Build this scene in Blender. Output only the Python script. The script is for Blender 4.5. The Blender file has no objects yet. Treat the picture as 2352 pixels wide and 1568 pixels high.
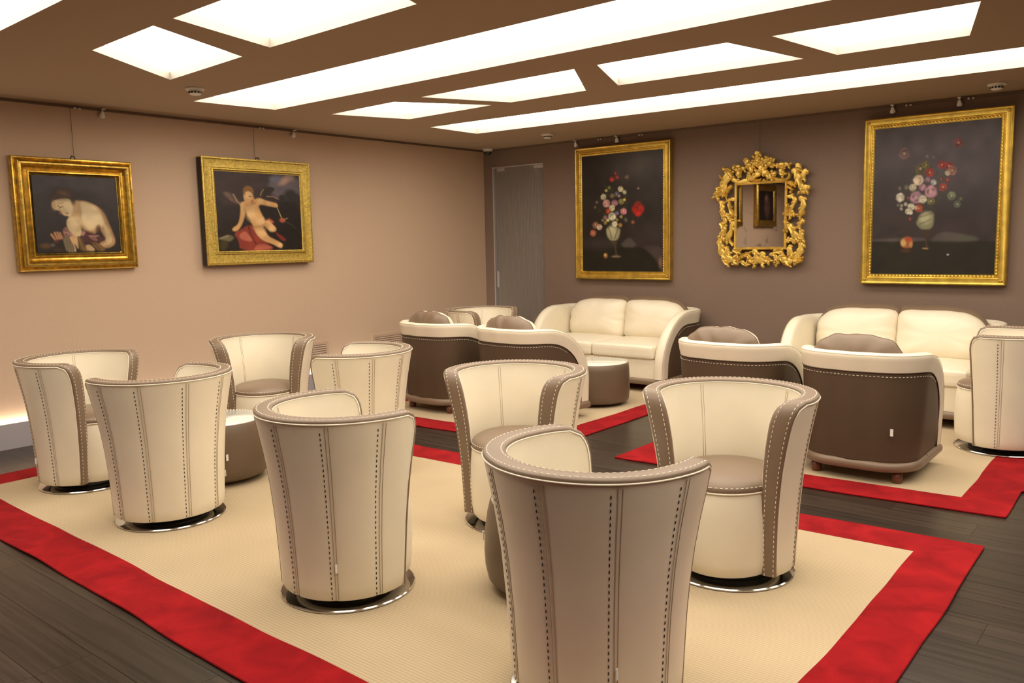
import bpy, bmesh, math, random
import numpy as np
from mathutils import Vector, Matrix
from mathutils.geometry import tessellate_polygon
PI = math.pi
random.seed(7)
SC = bpy.context.scene
COL = SC.collection

# ------------------------------------------------------------------ camera, world, exposure
YAW, PITCH, ROLL, FPX = 0.688125, 0.119716, -0.019157, 1900.45
CAM = Vector((6.5006, -7.4449, 1.40))
cy, sy, cp, sp = math.cos(YAW), math.sin(YAW), math.cos(PITCH), math.sin(PITCH)
fw = Vector((-sy*cp, cy*cp, -sp)); rt = Vector((cy, sy, 0)); up = rt.cross(fw)
r2 = math.cos(ROLL)*rt + math.sin(ROLL)*up; u2 = -math.sin(ROLL)*rt + math.cos(ROLL)*up
cam_d = bpy.data.cameras.new('camera'); cam = bpy.data.objects.new('camera', cam_d); COL.objects.link(cam)
cam.matrix_world = Matrix(((r2.x, u2.x, -fw.x, CAM.x), (r2.y, u2.y, -fw.y, CAM.y), (r2.z, u2.z, -fw.z, CAM.z), (0, 0, 0, 1)))
cam_d.sensor_width = 36.0; cam_d.lens = 36.0*FPX/2352.0; cam_d.clip_start = 0.05; cam_d.clip_end = 60
SC.camera = cam
W = bpy.data.worlds.new('world'); SC.world = W; W.use_nodes = True
W.node_tree.nodes['Background'].inputs[0].default_value = (0.9, 0.75, 0.6, 1)
W.node_tree.nodes['Background'].inputs[1].default_value = 0.02
SC.view_settings.view_transform = 'Standard'; SC.view_settings.look = 'None'
SC.view_settings.gamma = 1.0; SC.view_settings.use_curve_mapping = False
SC.view_settings.exposure = 0.0
LIGHT_COL = (1.0, 0.885, 0.735); LIGHT_STR = 6.15      # the luminous ceiling diffusers
COVE_COL = (1.0, 0.86, 0.66); COVE_STR = 30.0        # the strip behind the left skirting

HC = 2.465      # ceiling height
RW, RD = 9.2, 10.6   # room size: x 0..RW, y 0..-RD

# ------------------------------------------------------------------ materials
def lin(c): return tuple((v/255/12.92 if v/255 <= .04045 else ((v/255+.055)/1.055)**2.4) for v in c)
def mat(name, col, rough=.5, metal=0, bump=0, bscale=200, vary=0, vscale=3, spec=.5, coat=0, detail=4, sheen=0, stretch=None):
    m = bpy.data.materials.new(name); m.use_nodes = True; nt = m.node_tree; b = nt.nodes['Principled BSDF']
    b.inputs['Base Color'].default_value = (*col, 1); b.inputs['Roughness'].default_value = rough
    b.inputs['Metallic'].default_value = metal; b.inputs['Specular IOR Level'].default_value = spec
    b.inputs['Coat Weight'].default_value = coat; b.inputs['Coat Roughness'].default_value = .15
    if sheen: b.inputs['Sheen Weight'].default_value = sheen; b.inputs['Sheen Roughness'].default_value = .4
    tc = nt.nodes.new('ShaderNodeTexCoord'); src = tc.outputs['Object']
    if stretch:
        mp = nt.nodes.new('ShaderNodeMapping'); mp.inputs['Scale'].default_value = stretch
        nt.links.new(src, mp.inputs['Vector']); src = mp.outputs['Vector']
    if vary:
        n = nt.nodes.new('ShaderNodeTexNoise'); n.inputs['Scale'].default_value = vscale; n.inputs['Detail'].default_value = detail
        nt.links.new(src, n.inputs['Vector'])
        r = nt.nodes.new('ShaderNodeMapRange'); r.inputs[1].default_value = .3; r.inputs[2].default_value = .7
        r.inputs[3].default_value = 1-vary; r.inputs[4].default_value = 1+vary
        nt.links.new(n.outputs['Fac'], r.inputs[0])
        mx = nt.nodes.new('ShaderNodeMix'); mx.data_type = 'RGBA'; mx.blend_type = 'MULTIPLY'; mx.inputs[0].default_value = 1
        mx.inputs[6].default_value = (*col, 1); nt.links.new(r.outputs[0], mx.inputs[7]); nt.links.new(mx.outputs[2], b.inputs['Base Color'])
    if bump:
        n = nt.nodes.new('ShaderNodeTexNoise'); n.inputs['Scale'].default_value = bscale; n.inputs['Detail'].default_value = 3
        nt.links.new(src, n.inputs['Vector'])
        bp = nt.nodes.new('ShaderNodeBump'); bp.inputs['Strength'].default_value = bump; bp.inputs['Distance'].default_value = .002
        nt.links.new(n.outputs['Fac'], bp.inputs['Height']); nt.links.new(bp.outputs[0], b.inputs['Normal'])
    return m
def emis(name, col, s):
    m = bpy.data.materials.new(name); m.use_nodes = True; nt = m.node_tree; nt.nodes.clear()
    e = nt.nodes.new('ShaderNodeEmission'); o = nt.nodes.new('ShaderNodeOutputMaterial')
    e.inputs[0].default_value = (*col, 1); e.inputs[1].default_value = s; nt.links.new(e.outputs[0], o.inputs[0]); return m
M = {}
M['cream'] = mat('cream_leather', (.80, .725, .57), .42, bump=.12, bscale=420, vary=.03, vscale=6)
M['table'] = mat('table_taupe_shaded', (.135, .090, .056), .42, bump=.14, bscale=420, vary=.05, vscale=6)  # same taupe leather, darkened for the shade on the upright drum sides
M['taupe'] = mat('taupe_leather', (.195, .130, .081), .46, bump=.14, bscale=420, vary=.05, vscale=6, sheen=.10, spec=.7)
M['taupe_shaded'] = mat('shaded_taupe_leather', (.088, .057, .034), .50, spec=.3, bump=.14, bscale=420, vary=.06, vscale=5)  # same taupe leather, overhang shade of the shells put into the colour
M['thread'] = mat('white_thread', (.85, .78, .62), .6)
M['thread_black'] = mat('black_thread', (.015, .012, .012), .6)
M['seamline'] = mat('seam_shadow_thread', (.38, .29, .19), .7)
M['piping'] = mat('cream_piping', (.86, .80, .66), .35)
M['chrome'] = mat('polished_chrome', (.62, .60, .57), .12, 1)
M['black'] = mat('black_plastic', (.012, .011, .011), .35)
M['wood_leg'] = mat('stained_wood', (.14, .045, .022), .4, vary=.2, vscale=20)
M['glass_top'] = mat('white_glass_top', (.80, .80, .72), .12, coat=.6)
M['wall_l'] = mat('beige_wall', (.58, .42, .30), .75, bump=.25, bscale=260, vary=.02, vscale=60)
M['wall_b'] = mat('mauve_brown_wall', (.205, .140, .105), .75, bump=.3, bscale=260, vary=.03, vscale=60)
M['ceil'] = mat('taupe_ceiling', (.335, .235, .150), .8)
M['reveal'] = mat('white_reveal', (.47, .43, .375), .7)
M['white'] = mat('white_plastic', (.72, .68, .62), .4)
M['bulb'] = mat('pearl_glass', (.90, .88, .88), .15, coat=.5)
M['alu'] = mat('satin_aluminium', (.72, .71, .74), .32, .75)
M['plinth'] = mat('grey_lilac_skirting', (.40, .37, .40), .45)
M['vent'] = mat('vent_paint', (.52, .38, .28), .5)
M['track'] = mat('track_paint', (.16, .105, .07), .7)
M['dark'] = mat('dark_void', (.05, .035, .028), .8)
M['gold'] = mat('gilt', (.66, .45, .085), .30, .85, bump=.35, bscale=40, vary=.20, vscale=14)
M['gold_old'] = mat('worn_gilt', (.60, .385, .075), .27, .9, bump=.45, bscale=38, vary=.30, vscale=26)
M['gold_emb'] = mat('embossed_gilt', (.60, .43, .10), .36, .8, bump=.6, bscale=110, vary=.28, vscale=60)
M['gold_bright'] = mat('bright_carved_gilt', (.72, .49, .11), .36, .6, bump=.3, bscale=60, vary=.2, vscale=14)
M['frame_back'] = mat('dark_frame_side', (.03, .02, .015), .7)
M['tag'] = mat('white_fabric_tag', (.75, .73, .68), .8)
M['wire'] = mat('steel_wire', (.10, .08, .07), .5, .5)
M['light'] = emis('diffuser_light', LIGHT_COL, LIGHT_STR)
M['cove'] = emis('cove_strip_light', COVE_COL, COVE_STR)

def rug_mats():
    m = bpy.data.materials.new('ribbed_beige_carpet'); m.use_nodes = True; nt = m.node_tree; b = nt.nodes['Principled BSDF']
    b.inputs['Roughness'].default_value = .95; b.inputs['Specular IOR Level'].default_value = .1
    tc = nt.nodes.new('ShaderNodeTexCoord'); w = nt.nodes.new('ShaderNodeTexWave')
    w.bands_direction = 'Y'; w.inputs['Scale'].default_value = 23; w.inputs['Distortion'].default_value = .35; w.inputs['Detail Scale'].default_value = 2
    nt.links.new(tc.outputs['Object'], w.inputs['Vector'])
    cr = nt.nodes.new('ShaderNodeValToRGB'); cr.color_ramp.elements[0].color = (.45, .350, .218, 1); cr.color_ramp.elements[1].color = (.53, .425, .285, 1)
    n = nt.nodes.new('ShaderNodeTexNoise'); n.inputs['Scale'].default_value = 260
    nt.links.new(tc.outputs['Object'], n.inputs['Vector'])
    n2 = nt.nodes.new('ShaderNodeTexNoise'); n2.inputs['Scale'].default_value = 1.6; nt.links.new(tc.outputs['Object'], n2.inputs['Vector'])
    nt.links.new(w.outputs['Fac'], cr.inputs[0])
    mx = nt.nodes.new('ShaderNodeMix'); mx.data_type = 'RGBA'; mx.blend_type = 'MULTIPLY'; mx.inputs[0].default_value = 1
    mr = nt.nodes.new('ShaderNodeMapRange'); mr.inputs[1].default_value = .3; mr.inputs[2].default_value = .7; mr.inputs[3].default_value = .93; mr.inputs[4].default_value = 1.05
    nt.links.new(n2.outputs['Fac'], mr.inputs[0]); nt.links.new(cr.outputs[0], mx.inputs[6]); nt.links.new(mr.outputs[0], mx.inputs[7])
    nt.links.new(mx.outputs[2], b.inputs['Base Color'])
    ad = nt.nodes.new('ShaderNodeMath'); ad.operation = 'MULTIPLY_ADD'; ad.inputs[1].default_value = .35
    nt.links.new(n.outputs['Fac'], ad.inputs[0]); nt.links.new(w.outputs['Fac'], ad.inputs[2])
    bp = nt.nodes.new('ShaderNodeBump'); bp.inputs['Strength'].default_value = .40; bp.inputs['Distance'].default_value = .0025
    nt.links.new(ad.outputs[0], bp.inputs['Height']); nt.links.new(bp.outputs[0], b.inputs['Normal'])
    M['carpet'] = m
    m = bpy.data.materials.new('red_velvet_border'); m.use_nodes = True; nt = m.node_tree; b = nt.nodes['Principled BSDF']
    b.inputs['Roughness'].default_value = .9; b.inputs['Specular IOR Level'].default_value = .08
    b.inputs['Sheen Weight'].default_value = .15; b.inputs['Sheen Tint'].default_value = (1, .2, .2, 1)
    tc = nt.nodes.new('ShaderNodeTexCoord'); n = nt.nodes.new('ShaderNodeTexNoise'); n.inputs['Scale'].default_value = 7; n.inputs['Detail'].default_value = 5; n.inputs['Distortion'].default_value = .6
    nt.links.new(tc.outputs['Object'], n.inputs['Vector'])
    cr = nt.nodes.new('ShaderNodeValToRGB'); cr.color_ramp.elements[0].position = .35; cr.color_ramp.elements[1].position = .68
    cr.color_ramp.elements[0].color = (.21, .004, .007, 1); cr.color_ramp.elements[1].color = (.335, .008, .011, 1)
    nt.links.new(n.outputs['Fac'], cr.inputs[0]); nt.links.new(cr.outputs[0], b.inputs['Base Color'])
    n2 = nt.nodes.new('ShaderNodeTexNoise'); n2.inputs['Scale'].default_value = 300; nt.links.new(tc.outputs['Object'], n2.inputs['Vector'])
    bp = nt.nodes.new('ShaderNodeBump'); bp.inputs['Strength'].default_value = .4; bp.inputs['Distance'].default_value = .003
    nt.links.new(n2.outputs['Fac'], bp.inputs['Height']); nt.links.new(bp.outputs[0], b.inputs['Normal'])
    M['red'] = m
    # dark wood planks
    m = bpy.data.materials.new('dark_oak_plank'); m.use_nodes = True; nt = m.node_tree; b = nt.nodes['Principled BSDF']
    b.inputs['Roughness'].default_value = .30; b.inputs['Specular IOR Level'].default_value = .32
    tc = nt.nodes.new('ShaderNodeTexCoord'); oi = nt.nodes.new('ShaderNodeObjectInfo')
    mp = nt.nodes.new('ShaderNodeMapping'); mp.inputs['Scale'].default_value = (1.2, 22, 22)
    cb = nt.nodes.new('ShaderNodeCombineXYZ'); ml = nt.nodes.new('ShaderNodeMath'); ml.operation = 'MULTIPLY'; ml.inputs[1].default_value = 40
    nt.links.new(oi.outputs['Random'], ml.inputs[0]); nt.links.new(ml.outputs[0], cb.inputs[0]); nt.links.new(ml.outputs[0], cb.inputs[1])
    nt.links.new(cb.outputs[0], mp.inputs['Location']); nt.links.new(tc.outputs['Object'], mp.inputs['Vector'])
    n = nt.nodes.new('ShaderNodeTexNoise'); n.inputs['Scale'].default_value = 2.2; n.inputs['Detail'].default_value = 8; n.inputs['Distortion'].default_value = .8
    nt.links.new(mp.outputs[0], n.inputs['Vector'])
    cr = nt.nodes.new('ShaderNodeValToRGB'); cr.color_ramp.elements[0].position = .3; cr.color_ramp.elements[1].position = .75
    cr.color_ramp.elements[0].color = (.019, .0135, .010, 1); cr.color_ramp.elements[1].color = (.052, .037, .027, 1)
    nt.links.new(n.outputs['Fac'], cr.inputs[0])
    mr = nt.nodes.new('ShaderNodeMapRange'); mr.inputs[3].default_value = .78; mr.inputs[4].default_value = 1.25
    nt.links.new(oi.outputs['Random'], mr.inputs[0])
    mx = nt.nodes.new('ShaderNodeMix'); mx.data_type = 'RGBA'; mx.blend_type = 'MULTIPLY'; mx.inputs[0].default_value = 1
    nt.links.new(cr.outputs[0], mx.inputs[6]); nt.links.new(mr.outputs[0], mx.inputs[7]); nt.links.new(mx.outputs[2], b.inputs['Base Color'])
    bp = nt.nodes.new('ShaderNodeBump'); bp.inputs['Strength'].default_value = .15; bp.inputs['Distance'].default_value = .001
    nt.links.new(n.outputs['Fac'], bp.inputs['Height']); nt.links.new(bp.outputs[0], b.inputs['Normal'])
    M['plank'] = m
    # ribbed frosted door glass
    m = bpy.data.materials.new('ribbed_frosted_glass'); m.use_nodes = True; nt = m.node_tree; b = nt.nodes['Principled BSDF']
    b.inputs['Base Color'].default_value = (.60, .54, .48, 1); b.inputs['Roughness'].default_value = .32; b.inputs['Transmission Weight'].default_value = .72; b.inputs['IOR'].default_value = 1.3
    M['glass'] = m
    # aged mirror
    m = bpy.data.materials.new('aged_mirror'); m.use_nodes = True; nt = m.node_tree; b = nt.nodes['Principled BSDF']
    b.inputs['Metallic'].default_value = 1; b.inputs['Roughness'].default_value = .015
    tc = nt.nodes.new('ShaderNodeTexCoord'); n = nt.nodes.new('ShaderNodeTexNoise'); n.inputs['Scale'].default_value = 9; n.inputs['Detail'].default_value = 6
    nt.links.new(tc.outputs['Object'], n.inputs['Vector'])
    cr = nt.nodes.new('ShaderNodeValToRGB'); cr.color_ramp.elements[0].position = .24; cr.color_ramp.elements[1].position = .40
    cr.color_ramp.elements[0].color = (.16, .14, .13, 1); cr.color_ramp.elements[1].color = (.80, .76, .73, 1)
    nt.links.new(n.outputs['Fac'], cr.inputs[0]); nt.links.new(cr.outputs[0], b.inputs['Base Color'])
    M['mirror'] = m
    # canvas with vertex colours
    m = bpy.data.materials.new('painted_canvas'); m.use_nodes = True; nt = m.node_tree; b = nt.nodes['Principled BSDF']
    b.inputs['Roughness'].default_value = .38; b.inputs['Specular IOR Level'].default_value = .35
    a = nt.nodes.new('ShaderNodeVertexColor'); a.layer_name = 'paint'; nt.links.new(a.outputs['Color'], b.inputs['Base Color'])
    tc = nt.nodes.new('ShaderNodeTexCoord'); n = nt.nodes.new('ShaderNodeTexNoise'); n.inputs['Scale'].default_value = 90
    nt.links.new(tc.outputs['Object'], n.inputs['Vector'])
    bp = nt.nodes.new('ShaderNodeBump'); bp.inputs['Strength'].default_value = .12; bp.inputs['Distance'].default_value = .0006
    nt.links.new(n.outputs['Fac'], bp.inputs['Height']); nt.links.new(bp.outputs[0], b.inputs['Normal'])
    M['canvas'] = m
rug_mats()

# ------------------------------------------------------------------ object helpers
def link(name, me, m=None, parent=None, smooth=False, kind=None, label=None):
    o = bpy.data.objects.new(name, me); COL.objects.link(o)
    if m: me.materials.append(M[m] if isinstance(m, str) else m)
    if parent: o.parent = parent
    if smooth and len(me.polygons):
        me.polygons.foreach_set('use_smooth', [True]*len(me.polygons))
    if kind: o['kind'] = kind
    if label: o['label'] = label
    return o
def mesh(verts, faces, name='m'):
    me = bpy.data.meshes.new(name); me.from_pydata([tuple(v) for v in verts], [], faces); me.validate(); me.update(); return me
def obj(name, verts, faces, m, parent=None, smooth=False, **k): return link(name, mesh(verts, faces, name), m, parent, smooth, **k)
def tag(o, label, cat, group=None):
    o['label'] = label; o['category'] = cat
    if group: o['group'] = group
    return o
def thing(name, loc, rz, label, cat, group=None):
    o = bpy.data.objects.new(name, None); COL.objects.link(o); o.location = loc; o.rotation_euler = (0, 0, rz); o.empty_display_size = .1
    return tag(o, label, cat, group)
def copy_tree(o, parent=None):
    c = o.copy(); COL.objects.link(c)
    if parent: c.parent = parent
    for ch in list(o.children): copy_tree(ch, c)
    return c
class MB:
    def __init__(s): s.v = []; s.f = []
    def add(s, v, f):
        n = len(s.v); s.v += [tuple(p) for p in v]; s.f += [tuple(i+n for i in q) for q in f]; return s
    def box(s, lo, hi, mt=None):
        x0, y0, z0 = lo; x1, y1, z1 = hi
        v = [(x0,y0,z0),(x1,y0,z0),(x1,y1,z0),(x0,y1,z0),(x0,y0,z1),(x1,y0,z1),(x1,y1,z1),(x0,y1,z1)]
        if mt is not None: v = [mt @ Vector(p) for p in v]
        return s.add(v, [(0,3,2,1),(4,5,6,7),(0,1,5,4),(1,2,6,5),(2,3,7,6),(3,0,4,7)])
    def grid(s, rows, closed=False, cap=False):
        n = len(rows[0]); v = [p for r in rows for p in r]; f = []
        for i in range(len(rows)-1):
            for j in range(n if closed else n-1):
                k = (j+1) % n; f.append((i*n+j, i*n+k, (i+1)*n+k, (i+1)*n+j))
        if cap: f.append(tuple(range(n-1, -1, -1))); f.append(tuple((len(rows)-1)*n+j for j in range(n)))
        return s.add(v, f)
    def tube(s, pts, rad, n=6, closed=False):
        pts = [Vector(p) for p in pts]; rows = []; L = len(pts); prev = None
        for i, p in enumerate(pts):
            a = pts[(i-1) % L] if (closed or i > 0) else p; b = pts[(i+1) % L] if (closed or i < L-1) else p
            t = (b-a).normalized()
            if prev is None:
                h = Vector((0, 0, 1)) if abs(t.z) < .9 else Vector((1, 0, 0)); u = t.cross(h).normalized()
            else: u = (prev - t*prev.dot(t)).normalized()
            prev = u; w = t.cross(u); r = rad[i] if hasattr(rad, '__len__') else rad
            rows.append([p + u*(r*math.cos(2*PI*k/n)) + w*(r*math.sin(2*PI*k/n)) for k in range(n)])
        if closed: rows.append(rows[0]); return s.grid(rows, True)
        return s.grid(rows, True, True)
    def lathe(s, prof, n=32, cx=0, cyy=0, sx=1, sy_=1):
        rows = [[(cx+r*math.cos(2*PI*k/n)*sx, cyy+r*math.sin(2*PI*k/n)*sy_, z) for k in range(n)] for r, z in prof]
        s.grid(rows, True)
        if prof[0][0] > 1e-4: s.f.append(tuple(len(s.v)-len(prof)*n + k for k in range(n-1, -1, -1)))
        if prof[-1][0] > 1e-4: s.f.append(tuple(len(s.v)-n + k for k in range(n)))
        return s
    def out(s, name, m, parent=None, smooth=False, **k): return obj(name, s.v, s.f, m, parent, smooth, **k)
def autosmooth(o, ang=40):
    me = o.data
    me.polygons.foreach_set('use_smooth', [True]*len(me.polygons))
    try: me.set_sharp_from_angle(angle=math.radians(ang))
    except Exception: pass
    return o
def interp(x, xs, ys): return float(np.interp(x, xs, ys))
def dash_boxes(mb, path, normals, step, dl, w, h, start=0.0):
    """stitches: little bars every `step` along a path of points with surface normals"""
    P = [Vector(p) for p in path]; d = [0]
    for a, b in zip(P, P[1:]): d.append(d[-1]+(b-a).length)
    s = start
    def at(q):
        q = min(max(q, 0), d[-1]-1e-6)
        i = int(np.searchsorted(d, q, side='right'))-1; i = min(i, len(P)-2)
        t = (q-d[i])/max(d[i+1]-d[i], 1e-9); return P[i].lerp(P[i+1], t), Vector(normals[i]).lerp(Vector(normals[i+1]), t).normalized()
    while s+dl < d[-1]:
        a, n1 = at(s); b, n2 = at(s+dl); t = (b-a).normalized(); sd = t.cross(n1).normalized()*w/2
        v = [a-sd-n1*.0005, a+sd-n1*.0005, b+sd-n2*.0005, b-sd-n2*.0005]
        m1 = a+t*dl*.2; m2 = b-t*dl*.2
        v += [m1-sd*.8+n1*h, m1+sd*.8+n1*h, m2+sd*.8+n2*h, m2-sd*.8+n2*h]
        mb.add(v, [(4,5,6,7),(0,1,5,4),(1,2,6,5),(2,3,7,6),(3,0,4,7)])
        s += step

# ------------------------------------------------------------------ room shell
def quad_obj(name, v, m, **k): return obj(name, v, [(0, 1, 2, 3)], m, **k)
def slab(name, lo, hi, m, parent=None, **k): return MB().box(lo, hi).out(name, m, parent, **k)
floor = slab('floor', (-.1, -RD-.1, -.12), (RW+.1, .1, -.012), 'dark'); floor['kind'] = 'structure'
# planks (only where the photo can show them); beyond, one joined field
pm = MB().box((-.5, -.0942, -.012), (.5, .0942, 0)).out('plank', 'plank', floor)
pm.data.transform(Matrix.Identity(4)); first = True
PWD = .19; rows_n = int(6.9/PWD)
for i in range(rows_n):
    yc = -PWD*(i+.5); x = 0; off = random.uniform(.35, 1.35)
    x1 = off
    while x < 7.4:
        x1 = min(x1, 7.4)
        o = pm if first else pm.copy()
        if not first: COL.objects.link(o)
        first = False
        o.location = ((x+x1)/2, yc, 0); o.scale = ((x1-x)-.0012, 1, 1)
        x = x1; x1 += 1.6
rest = MB()
for i in range(rows_n, int(RD/PWD)+1):
    rest.box((0, max(-PWD*(i+1)+.0008, -RD), -.012), (RW, -PWD*i-.0008, 0))
for i in range(rows_n): rest.box((7.4, -PWD*(i+1)+.0008, -.012), (RW, -PWD*i-.0008, 0))
rest.out('plank_field', 'plank', floor, kind='stuff')

slab('wall_left', (-.12, -RD, 0), (0, 0, HC+.12), 'wall_l', kind='structure')
# back wall has a doorway at x .14-.87 : built from three pieces into one mesh
DX0, DX1, DZ = .135, .872, 2.258
MB().box((-.12, 0, 0), (DX0, .12, HC+.12)).box((DX1, 0, 0), (RW+.12, .12, HC+.12)).box((DX0, 0, DZ), (DX1, .12, HC+.12)).out('wall_back', 'wall_b', kind='structure')
slab('wall_right', (RW, -RD, 0), (RW+.12, 0, HC+.12), 'wall_b', kind='structure')
slab('wall_front', (-.12, -RD-.12, 0), (RW+.12, -RD, HC+.12), 'wall_b', kind='structure')
# corridor behind the glass door
MB().box((-.12, 1.3, -.012), (1.6, 1.4, HC)).box((-.22, .12, -.012), (-.12, 1.4, HC)).box((1.5, .12, -.012), (1.6, 1.3, HC)).box((-.22, .12, HC), (1.6, 1.4, HC+.1)).box((-.22, 0, -.05), (1.6, 1.4, -.012)).out('wall_corridor', 'wall_l', kind='structure')

# ceiling with openings
OPEN = [  # name key, polygon (ccw seen from above, world xy), label
 ('L1', [(1.855,-5.300),(2.562,-5.326),(2.285,-4.664),(1.396,-4.610)], 'small skewed four-sided light panel, the nearest to the left wall'),
 ('L2', [(2.751,-5.329),(3.950,-5.345),(3.741,-4.715),(2.581,-4.684)], 'wide light panel cut by the top edge of the photo, between two strips'),
 ('mid', [(0.771,-4.095),(8.3,-4.20),(8.3,-3.49),(0.853,-3.449)], 'long light strip across the middle of the ceiling, widest in view'),
 ('P1', [(0.968,-2.990),(1.764,-3.031),(2.183,-2.386),(1.209,-2.340)], 'smallest, farthest light panel of the short row, nearest the corner'),
 ('P2', [(2.051,-3.034),(3.432,-3.050),(3.065,-2.377),(2.370,-2.377)], 'second light panel of the short row from the corner, tapering upward'),
 ('P3', [(3.606,-3.055),(4.445,-3.033),(4.606,-2.310),(3.338,-2.383)], 'third light panel of the short row, above the gilt mirror'),
 ('P4', [(4.687,-3.002),(5.668,-2.964),(5.489,-2.250),(4.793,-2.277)], 'last light panel of the short row, above the largest painting'),
 ('right', [(0.979,-1.859),(8.3,-1.62),(8.3,-.93),(0.962,-1.194)], 'long light strip nearest the brown back wall'),
 ('TL', [(1.0,-6.46),(8.3,-6.50),(8.3,-5.90),(0.95,-5.76)], 'long light strip at the top left corner of the photo'),
 ('x1', [(6.0,-3.03),(7.6,-3.05),(7.3,-2.30),(6.2,-2.28)], 'unseen light panel added past the right edge, continuing the short row to light the room'),  # unseen panel, added so the short row goes on lighting the room
 ('x2', [(4.2,-5.34),(5.6,-5.35),(5.9,-4.72),(4.5,-4.70)], 'unseen light panel added for room light above the camera, left of the nearest one'),  # unseen panel, added overhead as further room light
 ('x4', [(.9,-8.6),(3.0,-8.6),(2.7,-7.4),(1.0,-7.4)], 'unseen light panel added behind the camera to brighten the mirrored left wall'),  # unseen panel, added to brighten the wall that the mirror reflects
 ('x3', [(6.1,-5.34),(7.7,-5.35),(7.4,-4.72),(6.3,-4.70)], 'unseen light panel added for room light, above and right of the camera'),  # out of view, put in to help light the room
]
outer = [Vector((-.02, -RD-.02, HC)), Vector((RW+.02, -RD-.02, HC)), Vector((RW+.02, .0, HC)), Vector((-.02, .0, HC))]
loops = [outer] + [[Vector((x, y, HC)) for x, y in p] for _, p, _ in OPEN]
tris = tessellate_polygon(loops); flat = [v for l in loops for v in l]
fs = []
for t in tris:
    a, b, c = (flat[i] for i in t)
    fs.append(tuple(t) if (b-a).cross(c-a).z < 0 else tuple(reversed(t)))
obj('ceiling', flat, fs, 'ceil', kind='structure')
LIP = .052
for key, p, lab in OPEN:
    strip = key in ('mid', 'right', 'TL', 'x6')
    cx = sum(a for a, b in p)/4; cyy = sum(b for a, b in p)/4
    t = thing('ceiling_light', (cx, cyy, HC), 0, lab + (' (out of view)' if key == 'zz' else ''), 'ceiling light', 'long light strips in the ceiling' if strip else 'four-sided light panels in the ceiling')
    mb = MB(); n = 4
    q = [(a-cx, b-cyy) for a, b in p]
    mb.grid([[(a, b, 0) for a, b in q], [(a, b, LIP) for a, b in q]], True)
    mb.out('reveal', 'reveal', t)
    obj('diffuser', [(a, b, LIP) for a, b in q], [(3, 2, 1, 0)], 'light', t)

# skirting of the left wall: upstand with a hidden strip light
MB().box((.0, -RD, 0), (.055, -.002, .02)).box((.042, -RD, .02), (.055, -.002, .181)).out('baseboard_left', 'plinth', kind='structure')
tag(MB().box((.008, -RD+.02, .145), (.034, -.02, .160)).out('cove_strip_light', 'cove'), 'glowing strip light hidden behind the grey skirting of the beige wall', 'light strip')
MB().box((DX1, -.015, 0), (RW, 0, .09)).out('baseboard_back', 'wall_b', kind='structure')
# picture rail / shadow gap tracks
slab('trim_1', (.0, -RD, HC-.020), (.018, -.02, HC-.002), 'track', kind='structure')
slab('trim_2', (.02, -.018, HC-.020), (RW, 0, HC-.002), 'track', kind='structure')

# glass door
d = bpy.data.objects.new('door_1', None); COL.objects.link(d); d['kind'] = 'structure'; d.location = (DX0, 0, 0)
dw = DX1-DX0
gb = MB(); nr = 34
for i in range(nr):
    x0 = .02+(dw-.025)*i/nr; x1 = .02+(dw-.025)*(i+1)/nr
    rows = [[(x0, .03, z), ((x0*3+x1)/4, .0275, z), ((x0+x1)/2, .0265, z), ((x0+3*x1)/4, .0275, z), (x1, .03, z)] for z in (.01, DZ-.012)]
    gb.grid(rows)
gb.add([(.02, .038, .01), (dw-.005, .038, .01), (dw-.005, .038, DZ-.012), (.02, .038, DZ-.012)], [(3, 2, 1, 0)])
gb.out('glass_leaf', 'glass', d, True)
MB().box((.0, -.004, 0), (.016, .045, DZ-.002)).out('chrome_stile', 'alu', d)
MB().box((.0, -.006, DZ-.010), (dw, .045, DZ+.004)).out('head_rail', 'alu', d)
MB().box((dw-.14, .015, DZ-.045), (dw-.005, .05, DZ-.012)).box((.06, .015, DZ-.045), (.17, .05, DZ-.012)).out('hinge_clamp', 'alu', d)
MB().box((.03, .008, .87), (.062, .055, 1.06)).out('lock_case', 'alu', d)
sw = MB().box((-.05, 0, -.05), (.05, .01, .05)).out('wall_switch', 'dark'); sw.location = (.36, 1.29, .98)
sw.data.transform(Matrix.Translation((0, 0, 0)))
tag(sw, 'small grey switch plate seen through the ribbed glass door', 'switch')
swp = MB()
for k in range(3): swp.box((-.04+.028*k, -.004, -.035), (-.018+.028*k, 0, .035))
swp.out('switch_key', 'vent', sw)

# vents in the beige wall
def vent(yc, w, lab):
    t = thing('wall_vent', (0, yc, 0), 0, lab, 'vent', 'louvred vents in the beige wall')
    z0, z1 = .285, .475; h = w/2
    MB().box((0, -h, z0), (.012, -h+.03, z1)).box((0, h-.03, z0), (.012, h, z1)).box((0, -h+.03, z1-.028), (.012, h-.03, z1)).box((0, -h+.03, z0), (.012, h-.03, z0+.028)).out('frame', 'vent', t)
    MB().box((.0, -h+.03, z0+.028), (.001, h-.03, z1-.028)).out('backing', 'dark', t)
    n = 6
    for k in range(n):
        z = z0+.032+(z1-z0-.064)*(k+.3)/n
        v = [(.001, -h+.03, z+.017), (.013, -h+.03, z+.004), (.013, h-.03, z+.004), (.001, h-.03, z+.017), (.001, -h+.03, z+.012), (.013, -h+.03, z), (.013, h-.03, z), (.001, h-.03, z+.012)]
        obj('louvre', v, [(0,1,2,3),(7,6,5,4),(0,4,5,1),(1,5,6,2),(2,6,7,3),(3,7,4,0)], 'vent', t)
vent(-2.66, .56, 'louvred vent low on the beige wall, left one, behind the cream tub chairs')
vent(-1.50, .62, 'louvred vent low on the beige wall, right one, beside the brown armchairs')

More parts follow.
